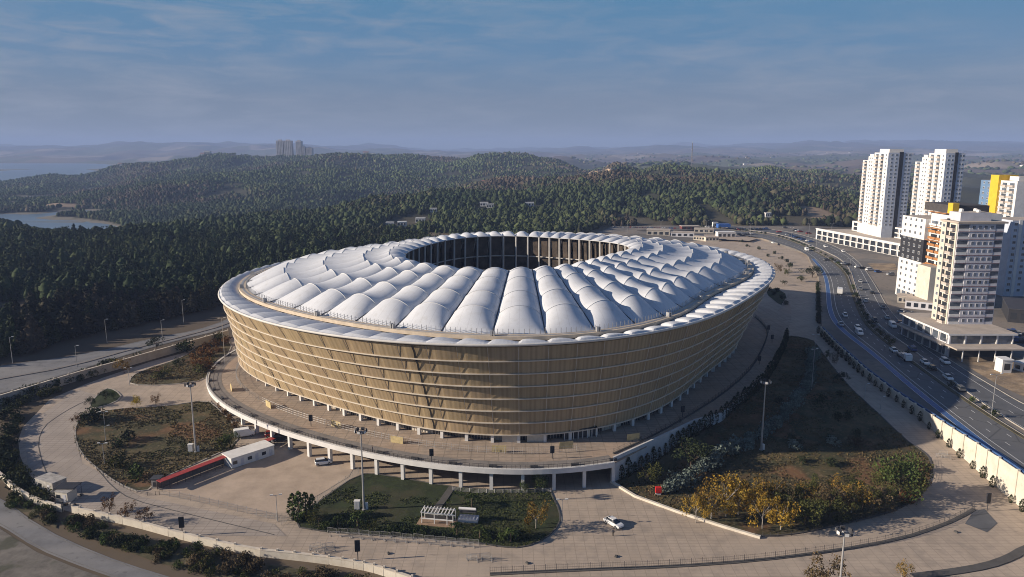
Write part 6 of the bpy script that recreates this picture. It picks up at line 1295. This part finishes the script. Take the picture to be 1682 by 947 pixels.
x, y = G(256, 802); tag(shed('ticket_booth', 'small dark booth at the lower end of the red canopy', 'booth', (x - 1, y), (x + 1, y), 2, 2.4, conc, steel_d, z=hz(x, y), win=1), None)
# white frame pavilion on the centre lawn
x, y = G(693, 860); t = thing('pavilion', 'small open pavilion of white square frames on the centre lawn', 'pavilion', (x, y, hz(x, y) + .2), R(-10)); t.scale = (.88, .8, .85); q = MB()
for xx_ in (0, 3.4, 6.8, 8.4):
    for yy in (0, 3): q.box(xx_ - .1, yy - .1, 0, xx_ + .1, yy + .1, 3.1)
for yy in (0, 3):
    for zz in (1.4, 3.1): q.box(-.1, yy - .13, zz, 8.5, yy + .13, zz + .26)
q.build('frame', white, t); q = MB(); 
for i in range(10): q.box(-.2 + i * .9, -.5, 3.4, .05 + i * .9, 3.5, 3.55)
q.build('roof_beams', white, t); q = MB(); q.box(-1.2, -1, -.1, 9, 3.6, .15); q.build('platform', mat('timber_deck', (.32, .22, .15), .8, .2, 1), t); q = MB(); q.box(.3, 2.6, .2, 8, 2.8, 1.3); q.build('counter', steel_d, t)
x, y = G(752, 858); t = thing('stall', 'dark stall with a rolled white awning right of the white pavilion', 'stall', (x, y, hz(x, y) + .2), R(-8)); q = MB(); q.box(0, 0, 0, 4.6, 2.2, .9); q.build('counter', grayp, t); q = MB(); q.tube((.2, .4, 3.3), (4.2, .4, 3.3), .32, k=10); q.build('rolled_awning', white, t); q = MB()
for xx_ in (.4, 4): q.tube((xx_, .4, 0), (xx_, .4, 3.1), .06, k=5)
q.tube((.4, 2, 0), (.4, 2, 2.4), .05, k=4); q.tube((4, 2, 0), (4, 2, 2.4), .05, k=4); q.box(.3, .3, 2.3, 4.1, 2.1, 2.36); q.build('frame', steel_d, t)
q = MB(); strip(q, resample(Gs([(712, 842), (728, 822), (743, 800)]), 2), -.9, .9, 0, .32); ko = q.build('ramp', kerbd); ko['kind'] = 'structure'
for px, py, lb in [(587, 836, 'white electrical cabinet beside the lamp mast of the centre lawn'), (314, 741, 'white electrical cabinet beside the lamp mast of the left lawn')]:
    x, y = G(px, py); m = MB(); m.box(-.65, -.5, 0, .65, .5, 2.1); m.box(-.72, -.56, 2.1, .72, .56, 2.2); m.box(-.6, -.53, .2, -.03, -.5, 1.95); m.box(.03, -.53, .2, .6, -.5, 1.95); tag(m.build('electrical_cabinet', white), lb, 'cabinet').location = (x, y, hz(x, y) + .15)
x, y = G(1081, 812); t = thing('hydrant', 'small red and white box on the lawn at the low end of the silver hedge', 'box', (x, y, hz(x, y) + .1)); q = MB(); q.box(-.7, -.5, .55, .7, .5, 2.0); q.build('body', mat('bright_red', (.6, .03, .03), .5), t); q = MB(); q.box(-.6, -.42, 0, .6, .42, .55); q.build('base', white, t)
# entrance canopy on the terrace
x, y = GZ(925, 722, 6); x2, y2 = GZ(980, 716, 6); L_ = math.dist((x, y), (x2, y2)); t = thing('entrance_canopy', 'dark flat canopy over the entrance gates right of the cream front bays', 'canopy', (x, y, 6.05), math.atan2(y2 - y, x2 - x)); q = MB(); q.box(0, -.5, 2.7, L_, 3, 2.9); q.build('roof', blackp, t); q = MB()
for i in range(8): xx_ = .2 + (L_ - .4) * i / 7; q.box(xx_ - .08, -.4, 0, xx_ + .08, -.24, 2.7)
q.build('frame', white, t); q = MB(); q.box(.2, .4, 0, L_ - .2, .5, 2.2); q.build('gate', steel_d, t)
# stray small things on the paving
for i, (px, py) in enumerate([(638, 909), (1012, 914), (1570, 874), (866, 925)]):
    x, y = G(px, py); m = MB(); m.box(-.4, -.25, 0, .4, .25, .25, 0, rnd.random() * 3); m.box(-.15, -.15, .25, .2, .15, .4, 0, rnd.random() * 3); tag(m.build('rubble_block', kerbd), 'dark block lying loose on the open paving', 'block', 'loose dark blocks on the paving').location = (x, y, hz(x, y) + .06)
"""end"""
for i in range(16):
    x, y = G(rnd.uniform(84, 140), rnd.uniform(812, 832)); m = MB(); m.box(-.6, -.15, 0, .6, .15, .2, 0, rnd.random() * 3); m.box(-.3, -.3, .2, .2, .2, .5, 0, rnd.random() * 3); tag(m.build('scrap_pile', [steel_d, conc, MATS['bark']][i % 3]), 'small heap of scrap lying round the site cabins', 'scrap', 'scrap lying round the site cabins').location = (x, y, hz(x, y) + .07)
